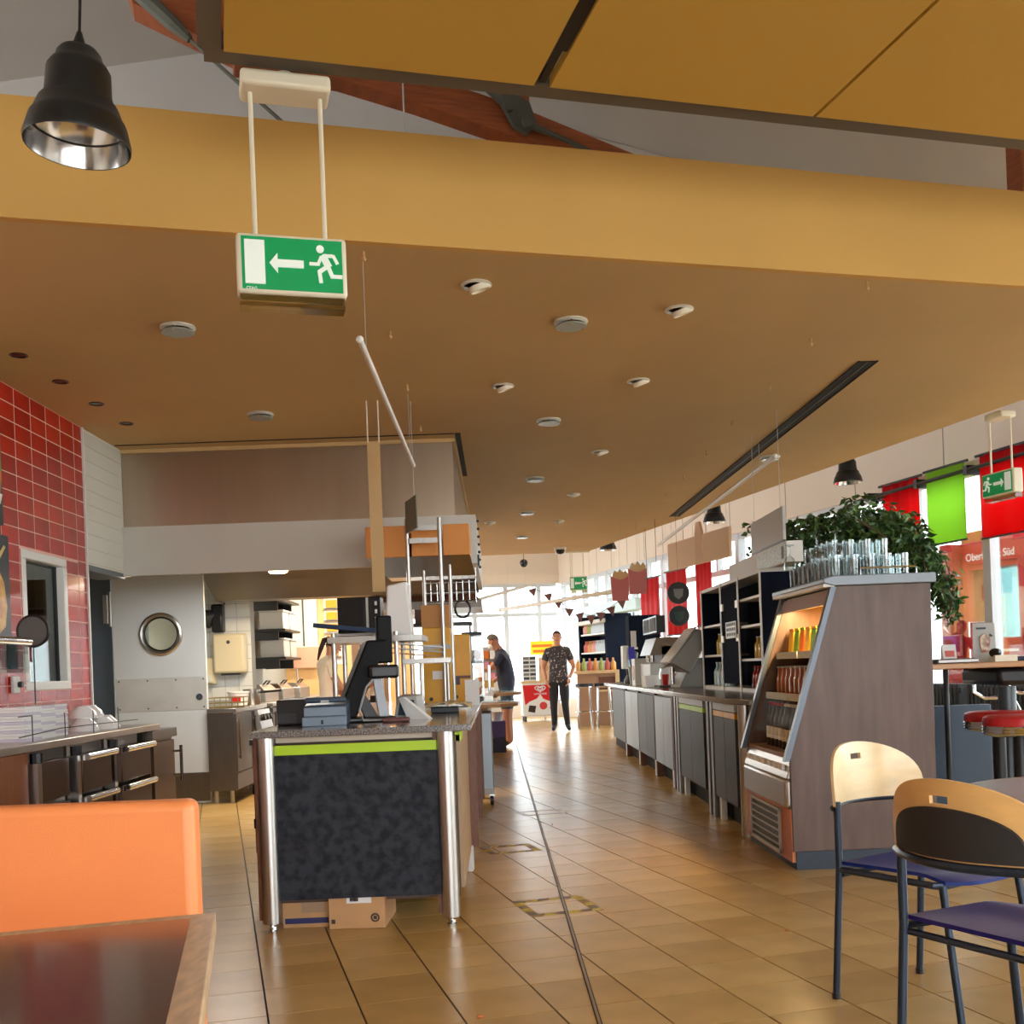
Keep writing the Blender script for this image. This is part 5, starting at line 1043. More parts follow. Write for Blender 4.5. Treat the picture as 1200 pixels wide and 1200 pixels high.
gr = MB().box(1.566, 1.58, .22, .92, .055, .075).box(1.566, 1.58, .22, .92, .30, .315).hexa([(1.566, .90, .06), (1.58, .90, .06), (1.58, .92, .06), (1.566, .92, .06)], [(1.566, .90, .31), (1.58, .90, .31), (1.58, .92, .31), (1.566, .92, .31)]).box(1.566, 1.58, .22, .24, .06, .31).build('grille_frame', M_LGREY, fg)
MB().box(1.576, 1.58, .24, .90, .075, .30).build('grille_back', M_BLACK, fg)
for k in range(5): MB().box(1.564, 1.576, .24, .90, .100 + k * .041, .109 + k * .041).build('grille_slat', M_LGREY, gr)
# contents
row((.27, .034, .013, 'x', M_BRN, M_LBL, M_LBL), [(1.70, 6.02 + k * .09, .63) for k in range(5)], 'brown beer bottle with pale label standing in the front row of the fridge floor', 'brown bottles in the fridge front row')
row((.33, .036, .014, 'x', M_AMB, mat('gold_foil', (200, 170, 90), .3, .6), mat('orange_label', (206, 120, 60), .5)), [(1.79, 6.0 + k * .1, .63) for k in range(9)], 'taller amber bottle with gold neck behind the front row of the fridge floor', 'amber bottles in the fridge')
row((.27, .034, .013, 'x', M_BRN, M_RED, M_PAPER), [(1.71, 6.5 + k * .095, .63) for k in range(4)], 'brown bottle with red cap on the far part of the fridge floor', 'red capped bottles in the fridge')
row((.18, .04, .03, 'x', mat('tea_jar', (176, 80, 26), .1, coat=.5), M_LGREY), [(1.80 + .09 * (k % 2), 6.02 + k // 2 * .1, .942) for k in range(18)], 'squat amber jar on the middle shelf of the fridge', 'amber jars on the middle shelf')
M_PKG = [mat('pack_green', (120, 170, 50), .5), mat('pack_yellow', (236, 190, 50), .5), mat('pack_orange', (226, 120, 40), .5)]
for k in range(8):
    pk = thing('snack_pack', ('green', 'yellow', 'orange')[k % 3] + ' snack pack on the top shelf of the fridge', 'food pack', (1.89, 6.02 + k * .12, 1.192), 0, ('green', 'yellow', 'orange')[k % 3] + ' packs on the top shelf')
    MB().hexa([(-.03, -.045, 0), (.03, -.045, 0), (.03, .045, 0), (-.03, .045, 0)], [(-.012, -.048, .15), (.012, -.048, .15), (.012, .048, .15), (-.012, .048, .15)]).build('bag', M_PKG[k % 3], pk, bevel=.008); MB().box(-.0125, .0125, -.05, .05, .15, .165).build('seal', M_PKG[(k + 1) % 3], pk)
# glasses on top
M_TUM = glass_mat('tumbler_glass', (240, 246, 246), .06, .02, .45)
gl = thing('drinking_glass', 'clear tumbler in the rows on top of the fridge', 'glass', (0, 0, 0), 0, 'tumblers on top of the fridge')
MB().lathe([(.030, 0), (.031, .004), (.034, .12), (.0325, .12), (.029, .006), (0, .006)], 12).build('tumbler', M_TUM, gl, True)
first = True
for i in range(5):
    for jx in range(9):
        x, y = 1.90 + i * .095 + rng.uniform(-.006, .006), 5.99 + jx * .105; zz = 1.6155
        if x + .04 > 2.41: continue
        if first: gl.location = (x, y, zz); first = False
        else: dup(gl, (x, y, zz), 0)
gt2 = MB().box(1.95, 2.36, 6.35, 6.95, 1.738, 1.744).build('glass_tray', M_GLASS); tag(gt2, 'clear tray laid across the lower tumblers on top of the fridge', 'tray')
for i in range(4):
    for jx in range(5): dup(gl, (2.02 + i * .1, 6.42 + jx * .115, 1.7445), 0, 'clear tumbler in the upper tier on top of the fridge', 'upper tumblers on top of the fridge')
wg = thing('stem_glass', 'upturned stem glass standing above the tumblers on the fridge', 'glass', (0, 0, 0), 0, 'stem glasses on top of the fridge')
MB().lathe([(.038, 0), (.041, .03), (.030, .075), (.005, .095), (.004, .15), (.012, .156), (.034, .160), (.034, .163), (0, .163)], 14).build('goblet', M_TUM, wg, True)
wg.location = (1.93, 6.42, 1.737); dup(wg, (1.99, 6.25, 1.737), 0); dup(wg, (1.90, 6.92, 1.737), 0)
rl = thing('tray_rail', 'low chrome rail along the flank edge of the fridge top', 'rail', (0, 0, 1.615)); MB().tube([(2.02, 5.93, .0), (2.02, 5.93, .04), (2.33, 5.93, .04), (2.33, 5.93, .0)], .005, 6).build('bar', M_CHROME, rl)

# ================================================================ plant
pl = thing('leafy_plant', 'large dark green leafy plant trailing over the partition behind the fridge', 'plant', (2.95, 8.6, 0))
MB().box(-.32, .02, -.85, 1.3, 1.35, 1.75).build('planter', M_DGREY, pl); MB().box(-.28, -.02, -.8, 1.25, 0, 1.35).build('partition', mat('partition_white', (200, 198, 192), .6), pl)
M_LEAF = mat('leaf_dark', (58, 92, 46), .4, var=.35, scale=7); M_LEAF2 = mat('leaf_light', (92, 130, 66), .4, var=.3, scale=7)
lf = MB(); lr = random.Random(5)
def leaf(p, sz):
    d = Vector((lr.gauss(0, 1), lr.gauss(0, 1), -abs(lr.gauss(.6, .6)))).normalized(); a = d.cross(Vector((lr.gauss(0, 1), lr.gauss(0, 1), lr.gauss(0, 1)))).normalized(); n = d.cross(a); p = Vector(p)
    lf.m(1 if lr.random() < .3 else 0)
    lf._add([p, p + d * sz * .35 + a * sz * .26 - n * sz * .04, p + d * sz, p + d * sz * .35 - a * sz * .26 - n * sz * .04, p + d * sz * .45 + n * sz * .05], [(0, 1, 4), (1, 2, 4), (2, 3, 4), (3, 0, 4)])
blobs = [((-.33, -.3, 2.03), (.30, .4, .28)), ((-.16, -.5, 2.08), (.32, .4, .32)), ((.0, -.65, 1.98), (.26, .3, .26)), ((-.35, .3, 2.1), (.3, .5, .26)), ((.12, -.85, 1.84), (.13, .2, .20)), ((.0, .2, 2.16), (.36, .5, .26)), ((-.3, -.6, 1.86), (.26, .3, .2)), ((.12, -.25, 2.10), (.28, .4, .22))]
for c_, r_ in blobs:
    for k in range(620):
        v = Vector((lr.gauss(0, 1), lr.gauss(0, 1), lr.gauss(0, 1))).normalized() * (lr.random() ** .35)
        leaf((c_[0] + v.x * r_[0], c_[1] + v.y * r_[1], c_[2] + v.z * r_[2]), lr.uniform(.05, .09))
st = MB()
for k in range(16):
    p = Vector((lr.uniform(.06, .24), lr.uniform(-1.05, -.8), lr.uniform(1.7, 1.95))); pts = [p.copy()]
    for q in range(6):
        p = p + Vector((lr.uniform(-.005, .025), lr.uniform(-.03, .01), -lr.uniform(.03, .07))); pts.append(p.copy())
        for _ in range(4): leaf(p + Vector((lr.gauss(0, .025), lr.gauss(0, .025), lr.gauss(0, .02))), lr.uniform(.05, .085))
    st.tube(pts, .004, 4)
# looser dark branches towards the far side
for k in range(26):
    p = Vector((-.28 + lr.uniform(-.1, .15), .6 + lr.uniform(-.2, 1.6), 1.75 + lr.uniform(0, .5))); pts = [p.copy()]
    for q in range(8):
        p = p + Vector((lr.uniform(-.035, .03), lr.uniform(-.02, .09), lr.uniform(-.05, .07))); pts.append(p.copy())
        for _ in range(6): leaf(p + Vector((lr.gauss(0, .05), lr.gauss(0, .05), lr.gauss(0, .05))), lr.uniform(.06, .1))
    st.tube(pts, .005, 4)
for k in range(14):
    a = lr.uniform(-.25, .3); b = lr.uniform(-.8, .9); st.tube([(a, b, 1.7), (a + lr.uniform(-.2, .2), b + lr.uniform(-.2, .2), 2.0), (a + lr.uniform(-.25, .2), b + lr.uniform(-.3, .3), 2.15)], .007, 5)
tag(lf.build('foliage', [M_LEAF, M_LEAF2], pl), kind='stuff'); st.build('stems', mat('stem_brown', (84, 66, 44), .7), pl)

# ================================================================ window side: blinds, rods, tables
M_BRED = mat('blind_red', (206, 18, 36), .55, var=.05, scale=2); M_BGRN = mat('blind_green', (160, 214, 60), .55, var=.04, scale=2)
def translucent(m_, col, f):
    nt = m_.node_tree; b = nt.nodes['Principled BSDF']; out = nt.nodes['Material Output']
    t = nt.nodes.new('ShaderNodeBsdfTranslucent'); t.inputs[0].default_value = (*lin(col), 1); mx = nt.nodes.new('ShaderNodeMixShader'); mx.inputs[0].default_value = f
    nt.links.new(b.outputs[0], mx.inputs[1]); nt.links.new(t.outputs[0], mx.inputs[2]); nt.links.new(mx.outputs[0], out.inputs[0])
translucent(M_BRED, (236, 24, 40), .6); translucent(M_BGRN, (186, 232, 112), .6); translucent(M_REDB, (220, 24, 34), .35)
banner('fabric_blind', 'red fabric blind beside the leafy plant', SW - .12, 10.72, 11.44, 2.35, 3.22, M_BRED, 'blind')
banner('fabric_blind', 'bright lime fabric blind between the two red blinds', SW - .12, 9.93, 10.58, 2.39, 3.235, M_BGRN, 'blind', False)
banner('fabric_blind', 'wide red fabric blind behind the small escape sign', SW - .12, 8.2, 9.70, 2.36, 3.245, M_BRED, 'blind')
cr_ = thing('curtain_rod', 'long dark rod running in front of the fabric blinds', 'rod', (0, 0, 0), TH); MB().cyl((SW - .2, 8.0, 3.12), (SW - .2, 11.9, 3.10), .022, 10).build('rod', M_BLACK, cr_)
for t in (9.8, 10.65, 11.6): MB().box(SW - .22, SW - .02, t - .03, t + .03, 3.06, 3.16).build('bracket', M_BLACK, cr_)
# radiators under the windows
for k, (t0, l) in enumerate(((8.4, 'dark ribbed radiator under the window behind the bar stools'), (10.0, 'dark ribbed radiator under the window nearest the fridge'))):
    rd = thing('radiator', l, 'radiator', bw(SW - .16, t0), TH)
    MB().box(-.06, .1, 0, 1.5, .16, .22).box(-.06, .1, 0, 1.5, .72, .78).build('header', M_DGREY, rd)
    for q in range(25): MB().box(-.07, .09, .02 + q * .06, .05 + q * .06, .1, .82).build('fin', M_DGREY, rd)
    MB().box(-.05, .09, .1, .14, 0, .16).build('foot', M_DGREY, rd); MB().box(-.05, .09, 1.36, 1.4, 0, .16).build('foot', M_DGREY, rd)
# high table
ht_ = thing('high_table', 'high bar table with pale wooden edge near the windows', 'table', (3.2, 6.9, 0))
MB().box(-.55, .62, -.35, .35, 1.065, 1.10).build('tabletop', mat('table_wood', (186, 138, 92), .3, var=.1, scale=5, stretch=(2, 12, 12)), ht_, bevel=.006)
MB().box(-.1, .5, -.25, .3, .95, 1.062).build('drum', M_BLACK, ht_, bevel=.03); MB().cyl((.02, -.1, .02), (.02, -.1, .94), .055, 18).build('column', mat('column_grey', (70, 76, 80), .35, .3), ht_, True); MB().cyl((.02, -.1, 0), (.02, -.1, .03), .15, 24).build('foot_plate', M_BLACK, ht_); MB().cyl((-.2, .3, 0), (-.2, .3, 1.065), .018, 12).build('leg', M_BLACK, ht_)
def diner_stool(x, y, label):
    t = thing('diner_stool', label, 'stool', (x, y, 0))
    MB().lathe([(.0, .80), (.17, .80), (.19, .79), (.195, .77), (.195, .745), (0, .745)], 28).build('seat', M_RED, t, True)
    MB().lathe([(0, .744), (.196, .744), (.20, .738), (.196, .730), (.20, .722), (.196, .714), (.20, .706), (.196, .698), (.17, .685), (0, .685)], 28).build('ribbed_band', M_CHROME, t, True)
    MB().cyl((0, 0, .02), (0, 0, .69), .038, 16).build('column', M_BLACK, t, True); MB().lathe([(.2, 0), (.2, .012), (.06, .03), (.0, .035)], 24).build('base', M_CHROME, t, True)
    return t
diner_stool(2.93, 6.05, 'round red diner stool with ribbed chrome band nearest the fridge flank'); diner_stool(3.02, 6.5, 'round red diner stool half hidden behind the other one'); diner_stool(3.22, 5.62, 'round red diner stool nearest the round table')
pt = thing('partition_panel', 'low dark blue partition panel beside the fridge flank', 'partition', (2.95, 7.45, 0))
MB().box(-.45, .45, -.03, .03, .05, .80).build('panel', mat('panel_blue', (58, 76, 96), .4, var=.08, scale=1.5), pt, bevel=.006); MB().box(-.4, -.34, -.05, .05, 0, .05).build('foot', M_BLACK, pt); MB().box(.34, .4, -.05, .05, 0, .05).build('foot', M_BLACK, pt)
wpost = MB().box(-.035, .035, -.035, .035, 0, .74).build('bench_leg', M_CREAM, bevel=.004); wpost.location = (3.30, 6.35, 0); tag(wpost, 'pale square post standing behind the diner stools', 'post')
# things on the high table
def tabstand(): pass
mc = thing('dessert_card', 'upright card with a sundae picture on the high table', 'menu card', (3.14, 6.92, 1.10), math.radians(-14))
MB().prism([(-.04, 0), (.04, 0), (.004, .25), (-.004, .25)], 'x', -.065, .065).build('card', M_LGREY, mc)
MB().box(-.045, .01, -.024, -.014, .21, .222).build('heading', M_DGREY, mc)
MB().prism([(-.02, .06), (.02, .06), (.03, .13), (.035, .16), (.0, .18), (-.03, .16), (-.03, .13)], 'y', -.042, -.03).build('sundae_print', mat('sundae', (150, 96, 70), .5, col2=(236, 220, 200), scale=30), mc); MB().prism([(.02, .15), (.05, .165), (.03, .18)], 'y', -.042, -.03).build('cherry_print', M_BLACK, mc)
for k, (x, y, w, l, m_) in enumerate(((2.84, 6.75, .13, 'closed dark menu folder lying on the high table nearest the fridge', M_BLACK), (3.42, 6.8, .14, 'closed blue menu folder lying on the high table beside the sundae card', mat('menu_blue', (44, 60, 100), .35)))):
    mf = thing('menu_folder', l, 'menu', (x, y, 1.10)); MB().box(-w, w, -.12, .12, 0, .028).build('cover', m_, mf, bevel=.004); MB().box(-w * .9, w, -.1225, -.115, .006, .022).build('pages', M_PAPER, mf)
ld = thing('leaflet_stand', 'small leaflet with red print standing on the high table', 'leaflet', (2.95, 7.02, 1.10)); MB().prism([(-.03, 0), (.03, 0), (.003, .12), (-.003, .12)], 'x', -.045, .045).build('leaflet', M_PAPER, ld); MB().box(-.03, .03, -.021, -.013, .04, .08).build('red_print', mat('red_print', (220, 110, 100), .6), ld)
cd = thing('condiment_box', 'small light condiment box beside the sundae card', 'box', (3.15, 6.68, 1.10)); MB().box(-.07, .07, -.04, .04, 0, .04).build('box', M_CREAM, cd); MB().ball((-.05, 0, .055), (.04, .03, .03), 10, 6).build('cruet', M_BLACKG, cd)
# red bench behind
rb = thing('red_seat', 'red cantilever seat with chrome tubes behind the high table', 'seat', (4.0, 8.5, 0))
MB().box(-.35, .5, -.2, .2, .95, 1.0).build('cushion', M_RED, rb, bevel=.015); MB().tube([(-.3, -.15, .95), (-.3, -.15, .85), (-.22, -.15, .80), (.0, -.15, .80), (.05, -.15, .7), (.05, -.15, 0)], .014, 8).build('tube', M_CHROME, rb, True); MB().tube([(.1, .1, .95), (.1, .1, .85), (.18, .1, .82), (.3, .1, .82), (.3, .1, 0)], .014, 8).build('tube', M_CHROME, rb, True)
# ---- outside: red kiosk
ko = thing('info_kiosk', 'red information kiosk with white lettering and glass panes outside the window', 'kiosk', bw(10.6, 13.0, -.15), TH)
M_KR = mat('kiosk_red', (176, 26, 28), .5)
MB().box(0, .4, -1.9, .50, 2.58, 3.05).build('header', M_KR, ko); MB().box(0, .4, .38, .50, 0, 2.58).build('jamb', M_KR, ko); MB().box(0, .4, -.78, -.64, 0, 2.58).build('jamb', M_KR, ko); MB().box(.05, .35, -.64, .38, 0, 1.5).build('lower_panel', M_KR, ko); MB().box(.02, .38, -1.9, -.78, 0, 2.58).build('side_wing', M_KR, ko)
MB().box(.1, .12, -.64, .38, 1.5, 2.5).build('pane', glass_mat('kiosk_glass', (170, 214, 214), .1), ko); MB().box(.03, .4, -.64, .38, 2.5, 2.58).build('rail', M_KR, ko)
MB().box(-.2, .3, .54, .74, 0, 2.9).build('red_column', mat('brick_red', (150, 36, 28), .6), ko)
text('Oberlausitz Süd', .155, M_PAPER, ko, (-.006, .40, 2.63), (math.pi / 2, 0, -math.pi / 2))
for z in (1.1, 1.2, 1.3): MB().box(.04, .05, -.55, -.25, z, z + .04).build('text_line', M_PAPER, ko)
for z in (1.25, 1.6): MB().prism([(.58, z), (.68, z + .13), (.70, z + .08)], 'x', -.206, -.2).build('feather_mark', M_PAPER, ko)
wm = thing('shrub', 'pale green shrub outside behind the kiosk glass', 'shrub', bw(13.5, 12.6, -.15)); sb_ = MB(); 
for k in range(900):
    v = Vector((lr.gauss(0, 1), lr.gauss(0, 1), lr.gauss(0, 1))).normalized(); p = Vector((v.x * 1.0, v.y * 2.2, 1.2 + v.z * 1.0)); d = Vector((lr.gauss(0, 1), lr.gauss(0, 1), lr.gauss(0, 1))).normalized(); a = d.orthogonal().normalized()
    sb_._add([p, p + d * .1 + a * .06, p + d * .22, p + d * .1 - a * .06], [(0, 1, 2, 3)])
tag(sb_.build('foliage', mat('shrub_green', (140, 176, 110), .6, var=.3, scale=4), wm), kind='stuff'); MB().cyl((0, 0, 0), (0, 0, 1.2), .06, 8).build('trunk', M_WOODD, wm)
# ================================================================ FOREGROUND FURNITURE
# ---- plywood chairs: local x across, y forwards, origin between the back legs
M_TUBE = mat('chair_tube', (52, 62, 76), 0.3, 0.6); M_SEATB = mat('seat_blue', (20, 40, 112), 0.34, spec=.3); M_SEATP = mat('seat_violet', (32, 24, 96), 0.34, spec=.3)
M_PLY = mat('maple_ply', (238, 208, 158), 0.28, var=.08, scale=3, stretch=(1.5, 8, 8), coat=.3); M_PLYE = mat('ply_back', (226, 176, 108), 0.4, var=.06, scale=3, stretch=(1.5, 8, 8))
def back_shell(w, z0, h, thick, y0, hole=True, inset=0.0):
    """half-oval plywood shell bent around the sitter, with an oval grip hole"""
    n, m_ = 28, 10; vs = []; fs = []
    def pt(u, v, side):
        a = math.pi * u; x = -math.cos(a) * w; zt = z0 + h * math.sin(a) ** .62
        z = z0 + inset + (zt - z0 - inset) * v
        y = y0 + .10 * (x / .245) ** 2 - .06 * (z - z0) + side
        return (x, y, z)
    us = [i / n for i in range(n + 1)]; hole_cells = set()
    if hole: hole_cells = {(i, j) for i in (13, 14) for j in (7,)}
    for side in (0, thick):
        for j in range(m_ + 1):
            for u in us: vs.append(pt(min(max(u, .0005), .9995), j / m_, side))
    K = (m_ + 1) * (n + 1); idx = lambda s, i, j: s * K + j * (n + 1) + i
    for j in range(m_):
        for i in range(n):
            if (i, j) in hole_cells: continue
            fs.append((idx(0, i, j), idx(0, i + 1, j), idx(0, i + 1, j + 1), idx(0, i, j + 1))); fs.append((idx(1, i, j), idx(1, i, j + 1), idx(1, i + 1, j + 1), idx(1, i + 1, j)))
    for i in range(n):
        fs.append((idx(0, i, 0), idx(1, i, 0), idx(1, i + 1, 0), idx(0, i + 1, 0))); fs.append((idx(0, i, m_), idx(0, i + 1, m_), idx(1, i + 1, m_), idx(1, i, m_)))
    if hole:
        fs += [(idx(0, 13, 7), idx(0, 14, 7), idx(1, 14, 7), idx(1, 13, 7)), (idx(0, 14, 7), idx(0, 15, 7), idx(1, 15, 7), idx(1, 14, 7)), (idx(0, 13, 8), idx(1, 13, 8), idx(1, 14, 8), idx(0, 14, 8)), (idx(0, 14, 8), idx(1, 14, 8), idx(1, 15, 8), idx(0, 15, 8)), (idx(0, 13, 7), idx(1, 13, 7), idx(1, 13, 8), idx(0, 13, 8)), (idx(0, 15, 7), idx(0, 15, 8), idx(1, 15, 8), idx(1, 15, 7))]
    mb = MB(); mb._add(vs, fs); return mb
def chair(label, loc, face, seat_m, pad):
    rz = math.atan2(face[1], face[0]) - math.pi / 2
    t = thing('plywood_chair', label, 'chair', (loc[0], loc[1], 0), rz, None)
    for x in (-.225, .225):
        MB().tube([(x * 1.02, -.03, .0), (x, .0, .45), (x, .0, .675)], .0125, 10).build('leg', M_TUBE, t, True)
        MB().tube([(x * .95, .44, .0), (x * .9, .38, .44)], .0125, 10).build('leg', M_TUBE, t, True)
        MB().cyl((x * 1.02, -.03, 0), (x * 1.02, -.03, .02), .0145, 10).build('foot_cap', M_BLACK, t); MB().cyl((x * .95, .44, 0), (x * .95, .44, .02), .0145, 10).build('foot_cap', M_BLACK, t)
    MB().tube([(-.225, .0, .445), (-.215, .36, .44), (-.19, .385, .44), (.19, .385, .44), (.215, .36, .44), (.225, .0, .445)], .0115, 8).cyl((-.225, .01, .43), (.225, .01, .43), .010, 8).build('seat_frame', M_TUBE, t, True)
    n = 12; mb = MB(); vs = []
    for s_ in (0, .012):
        for j in range(n + 1):
            for i in range(n + 1):
                u, v = -1 + 2 * i / n, j / n
                w = .222 - .02 * v; x = u * w; y = .01 + .43 * v - (.05 * u ** 4 * v)
                z = .462 + s_ - .020 * (1 - u * u) * math.sin(math.pi * min(v, .9)) - .03 * max(0, v - .8) / .2 * .6
                vs.append((x, y, z))
    K = (n + 1) ** 2; f = []
    for j in range(n):
        for i in range(n):
            a = j * (n + 1) + i; f.append((a, a + n + 1, a + n + 2, a + 1)); f.append((K + a, K + a + 1, K + a + n + 2, K + a + n + 1))
    for i in range(n):
        for (a, b) in ((i, i + 1), (n * (n + 1) + i, n * (n + 1) + i + 1), (i * (n + 1), (i + 1) * (n + 1)), (i * (n + 1) + n, (i + 1) * (n + 1) + n)): f.append((a, b, K + b, K + a))
    mb._add(vs, f); mb.build('seat', seat_m, t, True)
    MB().tube([(-.225 + .45 * i / 12, .092 * ((i - 6) / 6) ** 2 - .108, .652) for i in range(13)], .0115, 8).build('back_rail', M_TUBE, t, True)
    b = back_shell(.245, .657, .205, .012, -.10, True); bo = b.build('backrest', M_PLYE if pad else M_PLY, t, True)
    if pad:
        p = back_shell(.195, .668, .125, .010, -.1105, False); p.build('back_pad', mat('pad_black', (34, 32, 32), .55), t, True)
    return t
chair('maple backed chair with a blue seat on the far side of the round table', (1.32, 3.77), (.545, -.84), M_SEATB, False)
chair('chair with black padded plywood back and violet blue seat before the round table', (1.155, 2.66), (.9, .45), M_SEATP, True)
tb_ = thing('round_table', 'round dining table with dark speckled top and pale rim', 'table', (1.83, 3.05, 0))
MB().cyl((0, 0, .722), (0, 0, .748), .50, 56).build('tabletop', mat('dark_table', (66, 62, 68), .25, var=.12, scale=40, spec=.3), tb_); MB().tube([(.502 * math.cos(2 * math.pi * i / 56), .502 * math.sin(2 * math.pi * i / 56), .735) for i in range(56)], .0135, 8, True).build('rim', mat('rim_wood', (190, 156, 112), .4), tb_, True)
MB().cyl((0, 0, .03), (0, 0, .722), .04, 18).build('column', M_BLACK, tb_, True); MB().lathe([(.26, 0), (.26, .015), (.06, .04), (0, .045)], 32).build('base', M_BLACKG, tb_, True)
# ---- booth and table at the lower left
bo = thing('booth_bench', 'orange vinyl booth bench behind the dark table', 'bench', (0, 0, 0), 0)
M_ORV = mat('orange_vinyl', (255, 150, 86), 0.42, var=.05, scale=2, bump=.12, bscale=260)
MB().box(-2.2, -.695, 2.40, 2.475, .10, .905).build('backrest', M_ORV, bo, bevel=.022, segs=5)
MB().box(-2.2, -.72, 2.05, 2.40, .30, .46).build('seat_cushion', M_ORV, bo, bevel=.03, segs=3); MB().box(-2.18, -.76, 2.1, 2.46, 0, .30).build('plinth', M_WOODD, bo)
tl_ = thing('booth_table', 'dark maroon topped table with pale wooden edge before the orange booth', 'table', (0, 0, 0))
M_TOPD = mat('maroon_top', (72, 44, 44), 0.16, col2=(110, 84, 84), scale=150, lo=.3, hi=.8, coat=.3)
A_, B_, C_, D_ = (-.532, 1.963), (-1.85, 1.62), (-1.70, .9), (-.335, 1.12)
def inset_poly(P, k):
    out = []; n = len(P)
    for i in range(n):
        p0, p1, p2 = Vector(P[i - 1]), Vector(P[i]), Vector(P[(i + 1) % n]); d1 = (p1 - p0).normalized(); d2 = (p2 - p1).normalized()
        n1, n2 = Vector((-d1.y, d1.x)), Vector((-d2.y, d2.x)); b = (n1 + n2); out.append(tuple(p1 + b * (k / (1 + n1.dot(n2)))))
    return out
MB().prism([A_, B_, C_, D_], 'z', .715, .749).build('wood_edge', mat('edge_wood', (206, 172, 136), .4, var=.15, scale=8, stretch=(8, 2, 8)), tl_, bevel=.003)
MB().prism(inset_poly([A_, B_, C_, D_], .042), 'z', .749, .7505).build('laminate_top', M_TOPD, tl_)
MB().cyl((-1.1, 1.42, .02), (-1.1, 1.42, .715), .04, 16).build('column', M_BLACK, tl_, True); MB().cyl((-1.1, 1.42, 0), (-1.1, 1.42, .02), .25, 24).build('base', M_BLACK, tl_)

# ================================================================ FAR SHOP
fz = thing('ice_freezer', 'white ice cream chest freezer with red front and heart logo', 'freezer', (.88, 23.6, 0), math.radians(3))
W_ = .40
MB().box(-W_, W_, 0, .62, .12, .86).build('cabinet', M_WHITE, fz, bevel=.02); MB().box(-W_ - .02, W_ + .02, -.02, .64, .84, .89).build('lid_frame', M_WOODL, fz)
MB().prism([(-W_ + .06, .36), (-W_ + .02, .80), (W_ - .06, .80), (W_ - .06, .46), (.18, .44), (.06, .50), (.0, .60), (-.08, .50), (-.24, .44)], 'y', -.004, 0).build('red_front', mat('freezer_red', (208, 22, 26), .4), fz)
hr = [];  
for i in range(40):
    a = 2 * math.pi * i / 40; hr.append((.0062 * 16 * math.sin(a) ** 3, .0062 * (13 * math.cos(a) - 5 * math.cos(2 * a) - 2 * math.cos(3 * a) - math.cos(4 * a))))
for s_ in (1.0, .52): MB().tube([(x * s_ * 1.15, -.008, .715 + z * s_ * .72) for x, z in hr], .011, 6, True).build('heart_logo', M_WHITE, fz)
text('LANGNESE', .058, M_WHITE, fz, (0, -.005, .585), (math.pi / 2, 0, 0), align='CENTER')
MB().ball((.06, -.004, .34), (.085, .008, .085), 12, 8).build('berry_print', mat('berry', (206, 60, 60), .5), fz); MB().ball((.26, -.004, .29), (.06, .008, .055), 12, 8).build('berry_print', mat('berry', (206, 60, 60), .5), fz); MB().hexa([(-.28, -.006, .22), (-.13, -.006, .19), (-.13, 0, .19), (-.28, 0, .22)], [(-.25, -.006, .36), (-.10, -.006, .34), (-.10, 0, .34), (-.25, 0, .36)]).build('chocolate_print', mat('choc', (50, 34, 30), .5), fz)
for x in (-.34, .34): MB().cyl((x, .08, 0), (x, .08, .12), .03, 10).cyl((x, .54, 0), (x, .54, .12), .03, 10).build('castor', M_DGREY, fz)
nr = thing('newspaper_rack', 'white slotted card rack standing on the ice freezer', 'rack', (.68, 23.75, .89)); MB().box(-.16, .14, 0, .2, 0, .55).build('frame', M_WHITE, nr)
for c_ in range(2):
    for r in range(6): MB().box(-.145 + c_ * .145, -.02 + c_ * .145, -.012, 0, .03 + r * .088, .085 + r * .088).build('card', (M_DGREY, M_MGREY)[(r + c_) % 2], nr)
cd2 = thing('picture_stand', 'tan picture board standing on the ice freezer', 'display', (.98, 23.8, .89)); MB().box(-.1, .14, 0, .03, 0, .5).build('board', mat('tan_print', (216, 176, 136), .6), cd2); MB().cyl((.02, -.01, .28), (.02, 0, .28), .09, 20).build('wreath_print', mat('wreath', (186, 140, 96), .6), cd2)
ys = thing('yellow_sign', 'yellow sign with orange lines above the ice freezer', 'sign', (1.0, 24.34, 0)); MB().box(-.28, .26, -.015, .015, 1.47, 1.78).build('board', mat('sign_yellow', (250, 204, 40), .5, emit=(250, 204, 40), estr=.25), ys)
for r, (a, b) in enumerate(((-.22, .2), (-.24, .22))): MB().box(a, b, -.02, -.015, 1.52 + r * .12, 1.58 + r * .12).build('text_line', mat('sign_orange', (240, 120, 40), .5), ys)
MB().cyl((0, 0, .0), (0, 0, 1.47), .02, 8).build('post', M_LGREY, ys)
sr = thing('goods_shelf', 'dark shop shelf full of bottles with white curved canopy', 'shelf', bw(7.62, 20.6), TH)
MB().box(.25, .35, -.6, 1.1, 0, 2.2).build('back', M_NAVY, sr); MB().box(-.2, .25, 1.0, 1.1, 0, 2.2).build('side', M_NAVY, sr); MB().box(-.2, .25, -.6, -.5, 0, 2.2).build('side', M_NAVY, sr)
